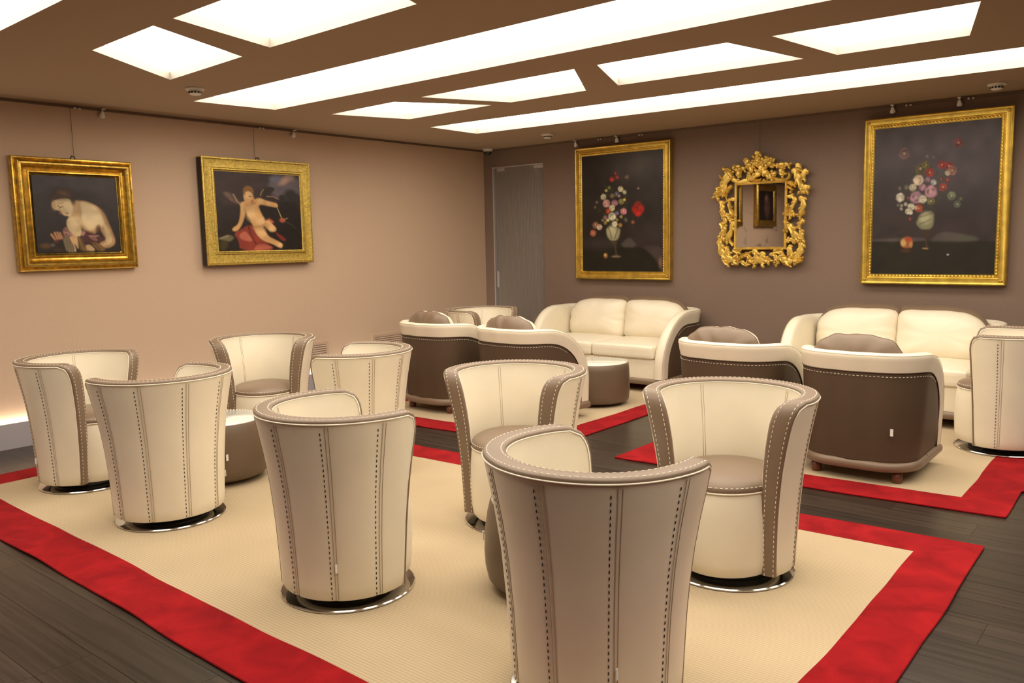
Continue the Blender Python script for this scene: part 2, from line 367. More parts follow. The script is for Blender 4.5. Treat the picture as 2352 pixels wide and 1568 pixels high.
# ------------------------------------------------------------------ rugs
def rug(name, corners, bw, lab, kink=None, seed=0):
    rnd = random.Random(seed)
    cx = sum(c[0] for c in corners)/4; cyy = sum(c[1] for c in corners)/4
    t = thing(name, (cx, cyy, 0), 0, lab, 'rug', 'beige rugs with red borders')
    C = [Vector((c[0]-cx, c[1]-cyy)) for c in corners]
    ph = [rnd.uniform(0, 6) for _ in range(8)]
    def wob(s, k): return .005*math.sin(3.1*s+ph[k % 8])+.0025*math.sin(7.3*s+ph[(k+3) % 8])+.001*math.sin(13.7*s+ph[(k+5) % 8])
    cen = Vector((0, 0)); O = []; I = []; hz = []
    Ci = []
    for i in range(4):
        a, b, c = C[i-1], C[i], C[(i+1) % 4]
        e1 = (b-a).normalized(); e2 = (c-b).normalized(); n1 = Vector((-e1.y, e1.x)); n2 = Vector((-e2.y, e2.x))
        Ci.append(b + (n1+n2)/(1+n1.dot(n2))*bw)
    for i in range(4):
        a, b = C[i], C[(i+1) % 4]; ai, bi = Ci[i], Ci[(i+1) % 4]; L = (b-a).length; n = max(12, int(L/.05)); e = (b-a).normalized(); nn = Vector((-e.y, e.x))
        for k in range(n):
            f = k/n; s = f*L; fade = min(1, 4*f, 4*(1-f))
            o = a.lerp(b, f) + nn*wob(s, i)*fade; q = ai.lerp(bi, f) + nn*wob(s+1.3, i+2)*fade
            if kink: o = kink(o, cx, cyy)
            O.append(o); I.append(q); hz.append(max(0, .007*math.sin(4.2*s+ph[i])*math.sin(1.9*s+ph[i+1]))*fade)
    mb = MB(); z = .009
    rows = []
    rows.append([(p.x, p.y, 0.0005+h*.6) for p, h in zip(O, hz)])
    rows.append([(p.x, p.y, z+h) for p, h in zip(O, hz)])
    for f in (.25, .5, .75, 1): rows.append([(p.x+(q.x-p.x)*f, p.y+(q.y-p.y)*f, z+h*(1-f)) for p, q, h in zip(O, I, hz)])
    mb.grid(rows, True); autosmooth(mb.out('border', 'red', t))
    MB().tube([(p.x, p.y, z*.6+h) for p, h in zip(O, hz)], .0055, 6, True).out('edge_binding', 'red', t, True)
    f2 = [tuple(range(len(I)))]
    obj('field', [(p.x, p.y, z-.0008) for p in I], f2, 'carpet', t)
def kink2(o, cx, cyy):
    if o.x+cx > 5.6 and o.y+cyy > -2.33: return Vector((o.x+.035, o.y))
    return o
rug('rug', [(.785, -6.00), (5.862, -6.075), (5.855, -3.365), (.76, -3.60)], .232, 'large beige rug with red border under the foreground tub chairs', seed=1)
rug('rug', [(3.690, -3.000), (5.862, -2.868), (5.862, -.46), (3.70, -.46)], .236, 'beige rug with red border under the right-hand sofa and its two armchairs', kink2, seed=2)
rug('rug', [(.93, -3.145), (3.185, -2.985), (3.20, -.5), (.93, -.5)], .225, 'beige rug with red border nearest the glass door, under the left-hand sofa', seed=3)
RZ = .0095

def little_tag(parent, pos, ang, w=.012, h=.036, m='tag'):
    """small sewn fabric tag standing off a surface; pos in parent's local space, ang = outward direction"""
    mt = Matrix.Translation(pos) @ Matrix.Rotation(ang, 4, 'Z')
    o = MB().box((-.001, -w/2, 0), (.002, w/2, h), mt).out('fabric_tag', m, parent); return o


# ------------------------------------------------------------------ swivel tub chair (facing +x)
PZ = [.048, .14, .30, .46, .58, .677, .73, .765]
PR = [.775, .785, .81, .85, .90, .953, .983, 1.0]
HT = .765
def fcut(z): return interp(z, [.048, .4, .66, .69, .715, .735, .752, .765], [.135, .155, .174, .174, .170, .161, .147, .130])
def outer_pt(a, z, off=0.0):
    g = interp(z, PZ, PR); A = .338*g+off; B = .352*g+off
    sp_ = .014*max(0, math.cos(a))*2.0*max(0, (z-.35)/.42)
    return Vector((A*math.cos(a), (B+sp_)*math.sin(a), z))
def a_end(z, off=0.0):
    A = .338*interp(z, PZ, PR)+off; return math.acos(min(.95, fcut(z)/A))
def i_end(z):
    A = .338*interp(z, PZ, PR)-thick(z); return math.acos(min(.95, fcut(z)/A))
def thick(z): return interp(z, [.048, .4, .765], [.045, .052, .070])
def swivel_chair(loc, rz, label, group):
    t = thing('tub_chair', loc, rz, label, 'chair', group)
    seams = [math.radians(180+d) for d in (-92.5, -55.5, -18.5, 18.5, 55.5, 92.5)]
    zs = [.048, .06, .10, .16, .23, .30, .38, .46, .53, .59, .64, .675, .70, .72, .735, .748]
    # outer panels, slightly domed between recessed seams
    for k in range(7):
        mb = MB(); n = 10
        for zi, z in enumerate(zs):
            pass
        rows = []
        for z in zs:
            e = a_end(z if z < .74 else .765); a0 = e if k == 0 else seams[k-1]; a1 = 2*PI-e if k == 6 else seams[k]
            row = []
            for j in range(n+1):
                f = j/n; ed = min(f*n if k > 0 else 9, (1-f)*n if k < 6 else 9)
                off = -.0026 if ed < .5 else (0.0 if ed < 1.5 else .0008)
                bot = -.006 if z < .05 else (-.001 if z < .07 else 0)
                a = a0+(a1-a0)*(f if 0 < j < n else (0.0+f))
                row.append(outer_pt(a, z, off+bot))
            rows.append(row)
        mb.grid(rows); autosmooth(mb.out('back_panel', 'cream', t), 50)
    # black hand stitching and the fine double seam beside every joint
    st = MB(); dl = MB()
    zz = [.055+(.735-.055)*i/26 for i in range(27)]
    for a in seams:
        for da, kind in ((-.045, 0), (.012, 1), (.05, 1)):
            pts = [outer_pt(a+da, z, .0012) for z in zz]; nm = [Vector((math.cos(a+da), math.sin(a+da), 0)) for z in zz]
            if kind == 0: dash_boxes(st, pts, nm, .0205, .0105, .0036, .0010)
            else: dl.tube([p-Vector(n)*.0006 for p, n in zip(pts, nm)], .0011, 4)
    st.out('black_stitching', 'thread_black', t, kind='stuff'); dl.out('double_seam', 'seamline', t, kind='stuff')
    # inner lining
    mb = MB(); rows = []
    zi = [.30, .36, .42, .50, .58, .65, .69, .715, .735, .750]
    for z in zi:
        e = i_end(z if z < .74 else .765)
        rows.append([outer_pt(e+(2*PI-2*e)*j/48, z, -thick(z)-(.002 if z > .74 else 0)) for j in range(49)])
    rows = [[p for p in reversed(r)] for r in rows]
    mb.grid(rows); mb.out('inner_lining', 'cream', t, True)
    dl = MB()
    for deg in (-118, -42, 42, 118):
        a = math.radians(180+deg)
        if abs(deg) > 100: continue
        for da in (-.02, .02):
            dl.tube([outer_pt(a+da, z, -thick(z)-.0004) for z in [.36, .45, .54, .62, .69, .74]], .0011, 4)
    dl.out('inner_seam', 'seamline', t, kind='stuff')
    # taupe trim: band over the rim and down both front edges; cross-sections follow the C-shaped path up, around and down
    path = []   # (a, z, direction in which the band faces)
    for z in [.048, .10, .18, .28, .38, .48, .57, .63, .67, .70, .72, .737]: path.append(('L', z))
    n = 56
    for j in range(n+1): path.append(('T', j/n))
    for z in reversed([.048, .10, .18, .28, .38, .48, .57, .63, .67, .70, .72, .737]): path.append(('R', z))
    rows = []; oe = []; ie = []; so = []; si = []; son = []
    for kind, v in path:
        if kind == 'T':
            e = a_end(HT); a = e+(2*PI-2*e)*v; cr = min(1.0, .70+min(v, 1-v)*n*.15)
            zt = HT; o1 = outer_pt(a, zt-.010, 0); ei = i_end(HT); i1 = outer_pt(ei+(2*PI-2*ei)*v, zt-.010, -thick(HT))
            o1.z = zt-.012; i1.z = zt-.012
            up_ = Vector((0, 0, 1)); 
            fwv = Vector((1, 0, 0)); face = (up_*cr + fwv*(1-cr)).normalized() if cr < 1 else up_
        else:
            z = v; e = a_end(z); a = e if kind == 'L' else 2*PI-e
            o1 = outer_pt(a, z, 0); ei = i_end(z); i1 = outer_pt(ei if kind == 'L' else 2*PI-ei, z, -thick(z))
            q = interp(z, [.66, .70, .72, .737], [0, .25, .5, .62]); face = Vector((1-q, 0, q)).normalized()
        w = (i1-o1)
        sec = [o1-face*.005, o1+face*.004-w*.012]
        for f in (.06, .25, .5, .75, .94): sec.append(o1+w*f+face*(.0095+.0035*math.sin(PI*f)))
        sec += [i1+face*.004+w*.02, i1-face*.006]
        rows.append(sec); oe.append(o1-face*.0045-w*.022); ie.append(i1-face*.003+w*.02)
        so.append(o1+w*.17+face*.0112); si.append(o1+w*.80+face*.0118); son.append(face)
    mb = MB(); mb.grid(rows); autosmooth(mb.out('trim_band', 'taupe', t), 60)
    MB().tube(oe, .0030, 6).out('outer_piping', 'piping', t, True); MB().tube(ie, .0026, 6).out('inner_piping', 'piping', t, True)
    st = MB(); dash_boxes(st, so, son, .0205, .0118, .0025, .0014); dash_boxes(st, si, son, .0205, .0118, .0025, .0014)
    st.out('white_stitching', 'thread', t, kind='stuff')
    a = math.radians(180+57.5); little_tag(t, outer_pt(a, .165, .006), a+.9, .010, .034)
    # underside
    mb = MB(); e = a_end(.048); O = [outer_pt(e+(2*PI-2*e)*j/40, .048, -.006) for j in range(41)]; I = [outer_pt(e+(2*PI-2*e)*j/40, .048, -.045) for j in range(41)]
    mb.grid([O, I]); mb.out('underside', 'black', t)
    # seat drum
    def dr(a, r): # radius varies: deeper to the front, slimmer at the arms
        c_ = math.cos(a); return Vector((r*(.272 if c_ > 0 else .225)*c_, r*.222*math.sin(a), 0))
    prof = [(.80, .046), (.93, .047), (.975, .060), (1.0, .10), (1.02, .20), (1.01, .30), (.985, .37), (.965, .392)]
    mb = MB(); n = 48
    mb.grid([[tuple(dr(2*PI*k/n, r)+Vector((0, 0, z))) for k in range(n)] for r, z in prof], True)
    mb.f.append(tuple(range(n-1, -1, -1))); autosmooth(mb.out('seat_drum', 'cream', t), 45)
    prof = [(.975, .394), (.99, .400), (.985, .412), (.95, .424), (.85, .437), (.6, .449), (.3, .454), (.001, .455)]
    mb = MB(); mb.grid([[tuple(dr(2*PI*k/n, r)+Vector((0, 0, z))) for k in range(n)] for r, z in prof], True); autosmooth(mb.out('seat_cushion', 'taupe', t), 60)
    MB().tube([tuple(dr(2*PI*k/n, .985)+Vector((0, 0, .393))) for k in range(n)], .0035, 6, True).out('seat_piping', 'piping', t, True)
    st = MB(); pts = [dr(2*PI*k/80, .978)+Vector((0, 0, .4165)) for k in range(81)]; dash_boxes(st, pts, [Vector((p.x, p.y, .28)).normalized() for p in pts], .0205, .0118, .0024, .0014)
    st.out('seat_stitching', 'thread', t, kind='stuff')
    # swivel base
    MB().lathe([(.19, .014), (.19, .047)], 40).out('swivel_hub', 'black', t, True)
    autosmooth(MB().lathe([(.262, 0), (.271, .002), (.272, .007), (.268, .0105), (.19, .016)], 64).out('base_plate', 'chrome', t), 35)
    return t
GC = 'cream tub chairs with taupe trim'
CH = [
 ('A', 1.405, -5.307, 0.48, 'cream tub chair at the far left, facing right, in front of the glowing skirting'),
 ('B', 2.425, -5.335, 3.31, 'second cream tub chair from the left, seen from behind, opening to the left'),
 ('C', 3.890, -5.359, 1.287, 'cream tub chair seen from behind, whole chrome base showing, beside the nearest chair'),
 ('D', 5.122, -5.382, 1.345, 'nearest and largest cream tub chair, back to the camera and cut by the bottom edge'),
 ('E', 3.931, -4.295, -1.318, 'cream tub chair facing the camera in the centre, before the left pair of armchairs'),
 ('F', 5.045, -4.252, -1.43, 'cream tub chair facing the camera at right, its taupe seat behind the nearest chair'),
 ('G', 1.512, -4.114, -0.727, 'small far cream tub chair facing the camera against the beige wall, left of a vent'),
 ('H', 2.574, -4.169, 3.686, 'cream tub chair in the middle distance, back to us, just below the wall vents'),
 ('I', 1.273, -1.521, -0.057, 'farthest cream tub chair, below the glass door, behind the brown armchairs'),
 ('J', 5.608, -1.371, 3.247, 'cream tub chair cut by the right edge of the photo, beside the right-hand sofa'),
]
proto = None; CHO = {}
for k, x, y, th, lab in CH:
    if proto is None: o = proto = swivel_chair((x, y, RZ), th, lab, GC)
    else:
        o = copy_tree(proto); o.location = (x, y, RZ); o.rotation_euler = (0, 0, th); o['label'] = lab
    CHO[k] = o
# ------------------------------------------------------------------ sofas and armchairs (facing +x)
def rounded(name, lo, hi, r, m, parent=None, seg=3, puff=0, **k):
    bm = bmesh.new(); bmesh.ops.create_cube(bm, size=1)
    c = (Vector(lo)+Vector(hi))/2; s = Vector(hi)-Vector(lo)
    for v in bm.verts: v.co = Vector((v.co.x*s.x, v.co.y*s.y, v.co.z*s.z))+c
    bmesh.ops.bevel(bm, geom=list(bm.edges), offset=r, segments=seg, profile=.6, affect='EDGES')
    if puff:
        bmesh.ops.subdivide_edges(bm, edges=list(bm.edges), cuts=5, use_grid_fill=True)
        for v in bm.verts:
            q = v.co-c; fx = max(0, 1-(2*q.x/s.x)**2); fy = max(0, 1-(2*q.y/s.y)**2)
            if q.z > 0: v.co.z += puff*fx**.6*fy**.6
    me = bpy.data.meshes.new(name); bm.to_mesh(me); bm.free()
    return autosmooth(link(name, me, m, parent, **k), 50)
def tub(t, Wd, D, H, T=.085, rc=.19, zb=.125, flare=.045, band=.118, armr=(.34, .42), dark='taupe_shaded', tagpos=None, fl_arm=1.0):
    """U-shaped upholstered shell. front edge at x=D/2, back at x=-D/2; path runs left front -> back -> right front (y + = sitter's left)"""
    xw = Wd/2; xf = D/2-.01; xb = -D/2
    seg = []
    def add(p, nrm): seg.append((Vector(p), Vector(nrm)))
    n1 = 16
    for i in range(n1+1): add((xf+(xb+rc-xf)*i/n1, xw), (0, 1))
    for i in range(1, 16): a = PI/2+PI/2*i/16; add((xb+rc+rc*math.cos(a), xw-rc+rc*math.sin(a)), (math.cos(a), math.sin(a)))
    n2 = 14 if Wd < 1 else 30
    for i in range(n2+1): add((xb, xw-rc-(Wd-2*rc)*i/n2), (-1, 0))
    for i in range(1, 16): a = PI+PI/2*i/16; add((xb+rc+rc*math.cos(a), -xw+rc+rc*math.sin(a)), (math.cos(a), math.sin(a)))
    for i in range(n1+1): add((xb+rc+(xf-xb-rc)*i/n1, -xw), (0, -1))
    sl = [0]
    for (p, _), (q, _) in zip(seg, seg[1:]): sl.append(sl[-1]+(q-p).length)
    S = sl[-1]
    def P(s, z, n):
        s = min(max(s, 0), S-1e-6); i = min(int(np.searchsorted(sl, s, side='right'))-1, len(seg)-2); f = (s-sl[i])/(sl[i+1]-sl[i])
        p = seg[i][0].lerp(seg[i+1][0], f); nn = seg[i][1].lerp(seg[i+1][1], f).normalized()
        h = max(0, (z-zb)/(H-zb)); off = flare*h**1.5 + n
        bow = .014*math.cos(PI/2*min(1, abs(p.y)/(Wd/2-rc)))**2 if nn.x < -.9 else 0
        return Vector((p.x+nn.x*(off+bow), p.y+nn.y*(off+bow), z))
    # outline in (s,z): quarter superellipse at each front end
    ax, az = armr
    Oc = []
    for i in range(7): Oc.append((0.0, zb+(H-az-zb)*i/7))
    for i in range(25):
        a = PI/2*i/24; Oc.append((ax*(1-math.cos(a)**(1.0)), H-az+az*math.sin(a)**(1.0)))
    m = 40 if Wd < 1 else 60
    right = [(S-s, z) for s, z in reversed(Oc)]
    Oc = Oc + [(ax+(S-2*ax)*i/m, H) for i in range(1, m)] + right
    # inward normals / offsets
    def offs(C_, d):
        out = []
        for i, (s, z) in enumerate(C_):
            a = C_[max(i-1, 0)]; b = C_[min(i+1, len(C_)-1)]; tx, tz = b[0]-a[0], b[1]-a[1]; L = math.hypot(tx, tz) or 1
            out.append((s+tz/L*d, z-tx/L*d))
        return out
    I1 = offs(Oc, band)
    # cream rim: outer side strip + rounded edge + inner side down to the seat
    rows = []
    for (s, z), (s2, z2) in zip(Oc, I1):
        r = []
        for f in (0, .3, .6): r.append(P(s2+(s-s2)*f, z2+(z-z2)*f, -.004*(1-f)+.004*math.sin(PI*f)))
        dx, dz = (s-s2)/band, (z-z2)/band
        e = .028
        for k in range(9):
            ph = PI*k/8; r.append(P(s-dx*e+dx*e*math.sin(ph), z-dz*e+dz*e*math.sin(ph), -T/2+T/2*math.cos(ph)+0.004))
        r.append(P(s2, z2, -T-.002)); 
        zl = max(zb, .30) if z2 > .32 else z2
        r.append(P(s2, min(z2, .30) if z2 > .3 else z2-.0, -T))
        rows.append(r)
    mb = MB(); mb.grid(rows)
    # close the feet of the arms
    mb.f.append(tuple(range(len(rows[0])))); mb.f.append(tuple((len(rows)-1)*len(rows[0])+k for k in reversed(range(len(rows[0])))))
    autosmooth(mb.out('rim_and_arms', 'cream', t), 60)
    # fine top seam
    MB().tube([P(s-(s-s2)/band*.013, z-(z-z2)/band*.013, .0015) for (s, z), (s2, z2) in zip(Oc, I1)], .0012, 4).out('rim_seam', 'seamline', t, kind='stuff')
    # outer shell in shade-darkened taupe, below the inset curve
    rows = []
    for (s, z) in I1:
        rows.append([P(s, zb+(max(z, zb+.001)-zb)*f, -.006+.010*math.sin(PI*min(1, f*1.0))*1.0) for f in (0, .05, .15, .35, .6, .85, .97, 1)])
    mb = MB(); mb.grid([r for r in rows]); autosmooth(mb.out('outer_shell', dark, t), 60)
    st = MB(); C2 = [c for c in offs(Oc, band+.022)]
    C2 = [c for c in C2 if c[1] > H-band-.10]
    dash_boxes(st, [P(s, z, .0008) for s, z in C2], [P(s, z, .02)-P(s, z, 0) for s, z in C2], .0215, .0118, .0025, .0014); st.out('white_stitching', 'thread', t, kind='stuff')
    MB().tube([P(s+0, z-.001, -.002) for s, z in I1], .003, 5).out('shell_piping', dark, t, True)
    # plinth
    base = [(p+nn*.012) for p, nn in seg]; base += [Vector((xf+.0, -xw+.06)), Vector((xf, xw-.06))]
    base[0].x += .004; cxy = Vector((0, 0))
    def ring(sc, z): return [((p.x)-(.0 if sc == 0 else math.copysign(sc, p.x)), p.y-math.copysign(sc, p.y), z) for p in base]
    mb = MB(); mb.grid([ring(.03, .066), ring(.008, .070), ring(0, .082), ring(0, .105), ring(.008, .120), ring(.03, .127)], True, True); autosmooth(mb.out('plinth', 'taupe', t), 45)
    lx = D/2-.095; ly = xw-.095
    for sx in (-1, 1):
        for s2_ in (-1, 1):
            lg = MB().lathe([(.026, 0), (.029, .004), (.030, .068)], 16).out('leg', 'wood_leg', t, True); lg.location = (sx*lx, s2_*ly, 0)
    return P
def pillow(t, cx_, cy_, cz, w, h, th, lean, seed=0, wr=1.0, nx=30, ex=3.2, back_up=0.012):
    """upright two-tone back cushion: cream front (+x), taupe rear"""
    rnd = random.Random(seed); ph = [rnd.uniform(0, 6.28) for _ in range(10)]
    root = None
    def edge(a):
        c_, s_ = math.cos(a), math.sin(a)
        e_ = ex if not isinstance(ex, tuple) else (ex[0] if c_ >= 0 and s_ >= 0 else ex[1] if c_ < 0 and s_ >= 0 else ex[2] if c_ < 0 else ex[3])
        r = (abs(c_)**e_+abs(s_)**e_)**(-1/e_)
        wv = 1+.010*wr*math.sin(11*a+ph[0])+.008*wr*math.sin(17*a+ph[1])
        return c_*r*w/2*wv, s_*r*h/2*wv
    mt = Matrix.Translation((cx_, cy_, cz)) @ Matrix.Rotation(-lean, 4, 'Y')
    R = [1, .985, .95, .89, .80, .68, .52, .34, .16, .0]
    na = 72
    def sheet(sgn, tk, m, nm, grow):
        rows = []
        for r in R:
            row = []
            for k in range(na):
                a = 2*PI*k/na; y, z = edge(a); hh = tk*(1-r**3.2)**.55
                wob = wr*.006*math.sin(9*a+ph[2]+r*4)*r**3*(1-r)*6 + wr*.004*math.sin(15*a+ph[3])*r**5*(1-r)*10
                g_ = min(1, (1-r)/.05) if sgn < 0 else 0
                row.append(mt @ Vector((sgn*(hh+wob), y*r*(1+.7*grow*g_), z*r+max(0, z)/(h/2)*grow*h*g_*r)))
            rows.append(row)
        if sgn < 0: rows = [list(reversed(r)) for r in rows]
        mb = MB(); mb.grid(rows, True); o = mb.out(nm, m, t, True); return o
    f = sheet(1, th*.55, 'cream', 'back_cushion', 0)
    b = sheet(-1, th*.45, 'taupe', 'back_cushion_rear', back_up)
    b.parent = f; f.name = 'back_cushion'
    MB().tube([mt @ Vector((0, *edge(2*PI*k/na))) for k in range(na)], .003, 5, True).out('cushion_piping', 'taupe', f, True)
    return f
def armchair(loc, rz, lab, seed, cs=.06):
    t = thing('armchair', loc, rz, lab, 'armchair', 'cream and brown low armchairs seen from behind')
    P = tub(t, .64, .69, .744, T=.075, armr=(.58, .47), flare=.045, band=.108, rc=.21)
    xf = .345-.02
    rounded('seat_cushion', (-.27, -.235, .27), (xf+.0, .235, .41), .03, 'cream', t, puff=.02)
    slab('front_panel', (-.20, -.24, .125), (xf-.012, .24, .27), 'cream', t)
    pillow(t, -.155, cs, .60, .53, .45, .22, .16, seed=seed, ex=(2.9, 3.1, 5, 5), wr=1.3)
    return t
AC = [armchair((1.615, -2.335, RZ), PI/2-.03, 'brown-backed armchair farthest left, its right side hidden by its twin', 1),
      armchair((2.500, -2.345, RZ), PI/2-.06, 'brown-backed armchair second from the left, cream arm sweeping down behind the central tub chair', 2),
      armchair((4.245, -2.310, RZ), PI/2-.02, 'brown-backed armchair third from the left, behind the front-facing tub chair', 3),
      armchair((5.058, -2.315, RZ), PI/2, 'brown-backed armchair at right, back in full view with a white tag', 4, .035)]
little_tag(AC[3], Vector((-.352, -.215, .285)), PI, .016, .040)
def sofa(loc, rz, lab, seed, Wd=1.52, D=.84):
    t = thing('sofa', loc, rz, lab, 'sofa', 'cream two-seat sofas against the brown wall')
    P = tub(t, Wd, D, .725, T=.095, rc=.20, armr=(.46, .50), band=.13, flare=.04)
    xf = D/2-.02; hw = Wd/2-.088
    for s in (-1, 1):
        y0, y1 = (0.002, hw) if s > 0 else (-hw, -.002)
        rounded('seat_cushion', (-.28, y0, .30), (xf+.012, y1, .425), .035, 'cream', t, puff=.022)
    slab('front_panel', (-.22, -hw-.0, .125), (xf-.012, hw, .30), 'cream', t)
    for s in (-1, 1):
        pillow(t, -.235, s*hw*.497, .595, hw*1.0, .40, .24, .17, seed=seed+s, ex=((2.6, 9, 9, 7) if s > 0 else (9, 2.6, 7, 9)), wr=.45, back_up=.14)
    return t
S1 = sofa((2.10, -.50, RZ), -PI/2, 'cream two-seat sofa under the smaller flower painting, nearer the glass door', 5)
S2 = sofa((4.69, -.58, RZ), -PI/2, 'cream two-seat sofa under the largest flower painting, at right', 8, 1.46)
little_tag(S1, Vector((.405, .36, .075)), 0, .012, .028)

# ------------------------------------------------------------------ round drum tables
def drum(loc, rz, lab, prof, tagdeg):
    t = thing('drum_table', loc, rz, lab, 'table', 'round brown leather drum tables')
    autosmooth(MB().lathe(prof, 48).out('body', 'table', t), 50)
    rt_, zt = prof[-1]
    MB().lathe([(rt_-.012, zt+.0005), (rt_-.018, zt+.006), (.001, zt+.0065)], 48).out('glass_top', 'glass_top', t, True)
    MB().tube([((rt_-.004)*math.cos(2*PI*k/48), (rt_-.004)*math.sin(2*PI*k/48), zt) for k in range(48)], .004, 6, True).out('rim_piping', 'table', t, True)
    st = MB(); pts = [Vector(((rt_-.008)*math.cos(2*PI*k/60), (rt_-.008)*math.sin(2*PI*k/60), zt+.004)) for k in range(61)]
    dash_boxes(st, pts, [Vector((0, 0, 1))]*61, .02, .012, .005, .003); st.out('white_stitching', 'thread', t, kind='stuff')
    sm = MB()
    for q in range(4):
        for da in (-.02, .02):
            a = q*PI/2+da; sm.tube([((r+.0006)*math.cos(a), (r+.0006)*math.sin(a), z) for r, z in prof[1:]], .0011, 4)
    sm.out('seam', 'seamline', t, kind='stuff')
    for q in range(4):
        a = q*PI/2; lg = MB().lathe([(.022, 0), (.024, .03)], 12).out('leg', 'wood_leg', t, True); lg.location = (.20*math.cos(a), .20*math.sin(a), 0)
    a = math.radians(tagdeg); little_tag(t, Vector((.302*math.cos(a), .302*math.sin(a), .17)), a+.5, .014, .036)
    return t
PA = [(.230, .028), (.258, .030), (.277, .048), (.288, .10), (.291, .16), (.287, .24), (.276, .31), (.266, .352), (.262, .36)]
PB = [(.245, .026), (.268, .028), (.282, .045), (.288, .10), (.289, .20), (.285, .30), (.281, .345), (.275, .352)]
drum((1.99, -4.775, RZ), math.radians(-32), 'brown leather drum table between the two left rows of tub chairs', PA, 8)
drum((4.565, -4.835, RZ), math.radians(-158), 'brown leather drum table almost hidden by the nearest tub chair', PA, 6)
drum((2.58, -1.545, RZ), math.radians(20), 'brown leather drum table in front of the left-hand sofa', PB, 120)

# ------------------------------------------------------------------ ceiling and wall fittings
def detector(x, y, lab):
    t = thing('smoke_detector', (x, y, HC), 0, lab, 'smoke detector', 'white smoke detectors')
    autosmooth(MB().lathe([(.062, 0), (.064, -.004), (.060, -.012), (.035, -.013)], 32).out('base', 'white', t), 40)
    autosmooth(MB().lathe([(.040, -.012), (.043, -.020), (.040, -.036), (.030, -.044), (.001, -.046)], 32).out('head', 'white', t), 40)
    mb = MB()
    for k in range(12):
        a = 2*PI*k/12; mt = Matrix.Rotation(a, 4, 'Z'); mb.box((.036, -.007, -.034), (.0435, .007, -.022), mt)
    mb.out('sensor_slots', 'black', t, kind='stuff')
detector(1.237, -4.349, 'round white smoke detector on the ceiling near the beige wall')
detector(1.417, -.643, 'round white smoke detector on the ceiling right of the glass door')
detector(5.332, -.466, 'round white smoke detector on the ceiling above the largest painting')
t = thing('dome_camera', (.155, -.10, HC), 0, 'small dark dome camera with white collar in the ceiling corner', 'camera')
autosmooth(MB().lathe([(.062, 0), (.062, -.009), (.052, -.013)], 32).out('collar', 'white', t), 40)
MB().lathe([(.047, -.012), (.047, -.036), (.040, -.056), (.024, -.068), (.001, -.072)], 32).out('dome', mat('smoked_dome', (.02, .015, .012), .08), t, True)
autosmooth(MB().lathe([(.052, -.013), (.050, -.030), (.0475, -.031)], 32).out('dome_ring', 'white', t), 30)
def spot(x, y, tilt, rz, lab):
    t = thing('spotlight', (x, y, HC-.004), rz, lab, 'spotlight', 'small unlit rail spotlights')
    MB().box((-.028, -.012, -.008), (.028, .012, 0)).out('rail_clip', 'white', t)
    MB().lathe([(.006, -.03), (.006, -.008)], 10).out('stem', 'white', t)
    h = MB().lathe([(.009, .004), (.013, 0), (.015, -.012), (.022, -.028), (.0235, -.036), (.020, -.044), (.010, -.048), (.001, -.049)], 20).out('lamp_head', 'bulb', t, True)
    h.location = (0, 0, -.024); h.rotation_euler = (0, tilt, 0)
spot(.012+.02, -4.416, .4, 0, 'small white spotlight on the rail above the left edge of the painting of a woman')
spot(.032, -2.677, .4, 0, 'small white spotlight on the rail right of the cherub painting')
for x, lab in ((1.335, 'left white spotlight above the smaller flower painting'), (1.847, 'right white spotlight above the smaller flower painting'),
               (4.512, 'left white spotlight above the largest flower painting'), (5.006, 'right white spotlight above the largest flower painting')):
    spot(x, -.034, .4, -PI/2, lab)
def clip(x, y, rz, lab):
    t = thing('rail_hook', (x, y, HC-.016), rz, lab, 'hook', 'paired white rail hooks')
    for s in (-1, 1): MB().box((s*.016-.007, -.006, -.012), (s*.016+.007, .006, 0)).out('hook', 'white', t)
for x, y, rz, lab in ((.03, -4.60, PI/2, 'pair of tiny white rail hooks above the painting of a woman'), (.03, -3.02, PI/2, 'pair of tiny white rail hooks above the cherub painting'),
    (1.64, -.03, 0, 'pair of tiny white rail hooks above the middle of the smaller flower painting'), (2.13, -.03, 0, 'pair of tiny white rail hooks right of the smaller flower painting'),
    (4.633, -.03, 0, 'pair of tiny white rail hooks between the two spotlights of the largest painting'), (5.086, -.03, 0, 'pair of tiny white rail hooks above the right end of the largest painting')):
    clip(x, y, rz, lab)
def wire(a, b, lab): tag(MB().tube([a, b], .0016, 5).out('hanging_wire', 'wire'), lab, 'wire', 'picture wires')
wire((.014, -4.645, HC-.02), (.014, -4.645, 2.085), 'thin wire holding the painting of a woman')
wire((.014, -3.095, HC-.02), (.014, -3.095, 2.175), 'thin wire holding the cherub painting')
wire((3.37, -.012, HC-.02), (3.37, -.012, 2.15), 'thin wire holding the gilt mirror')

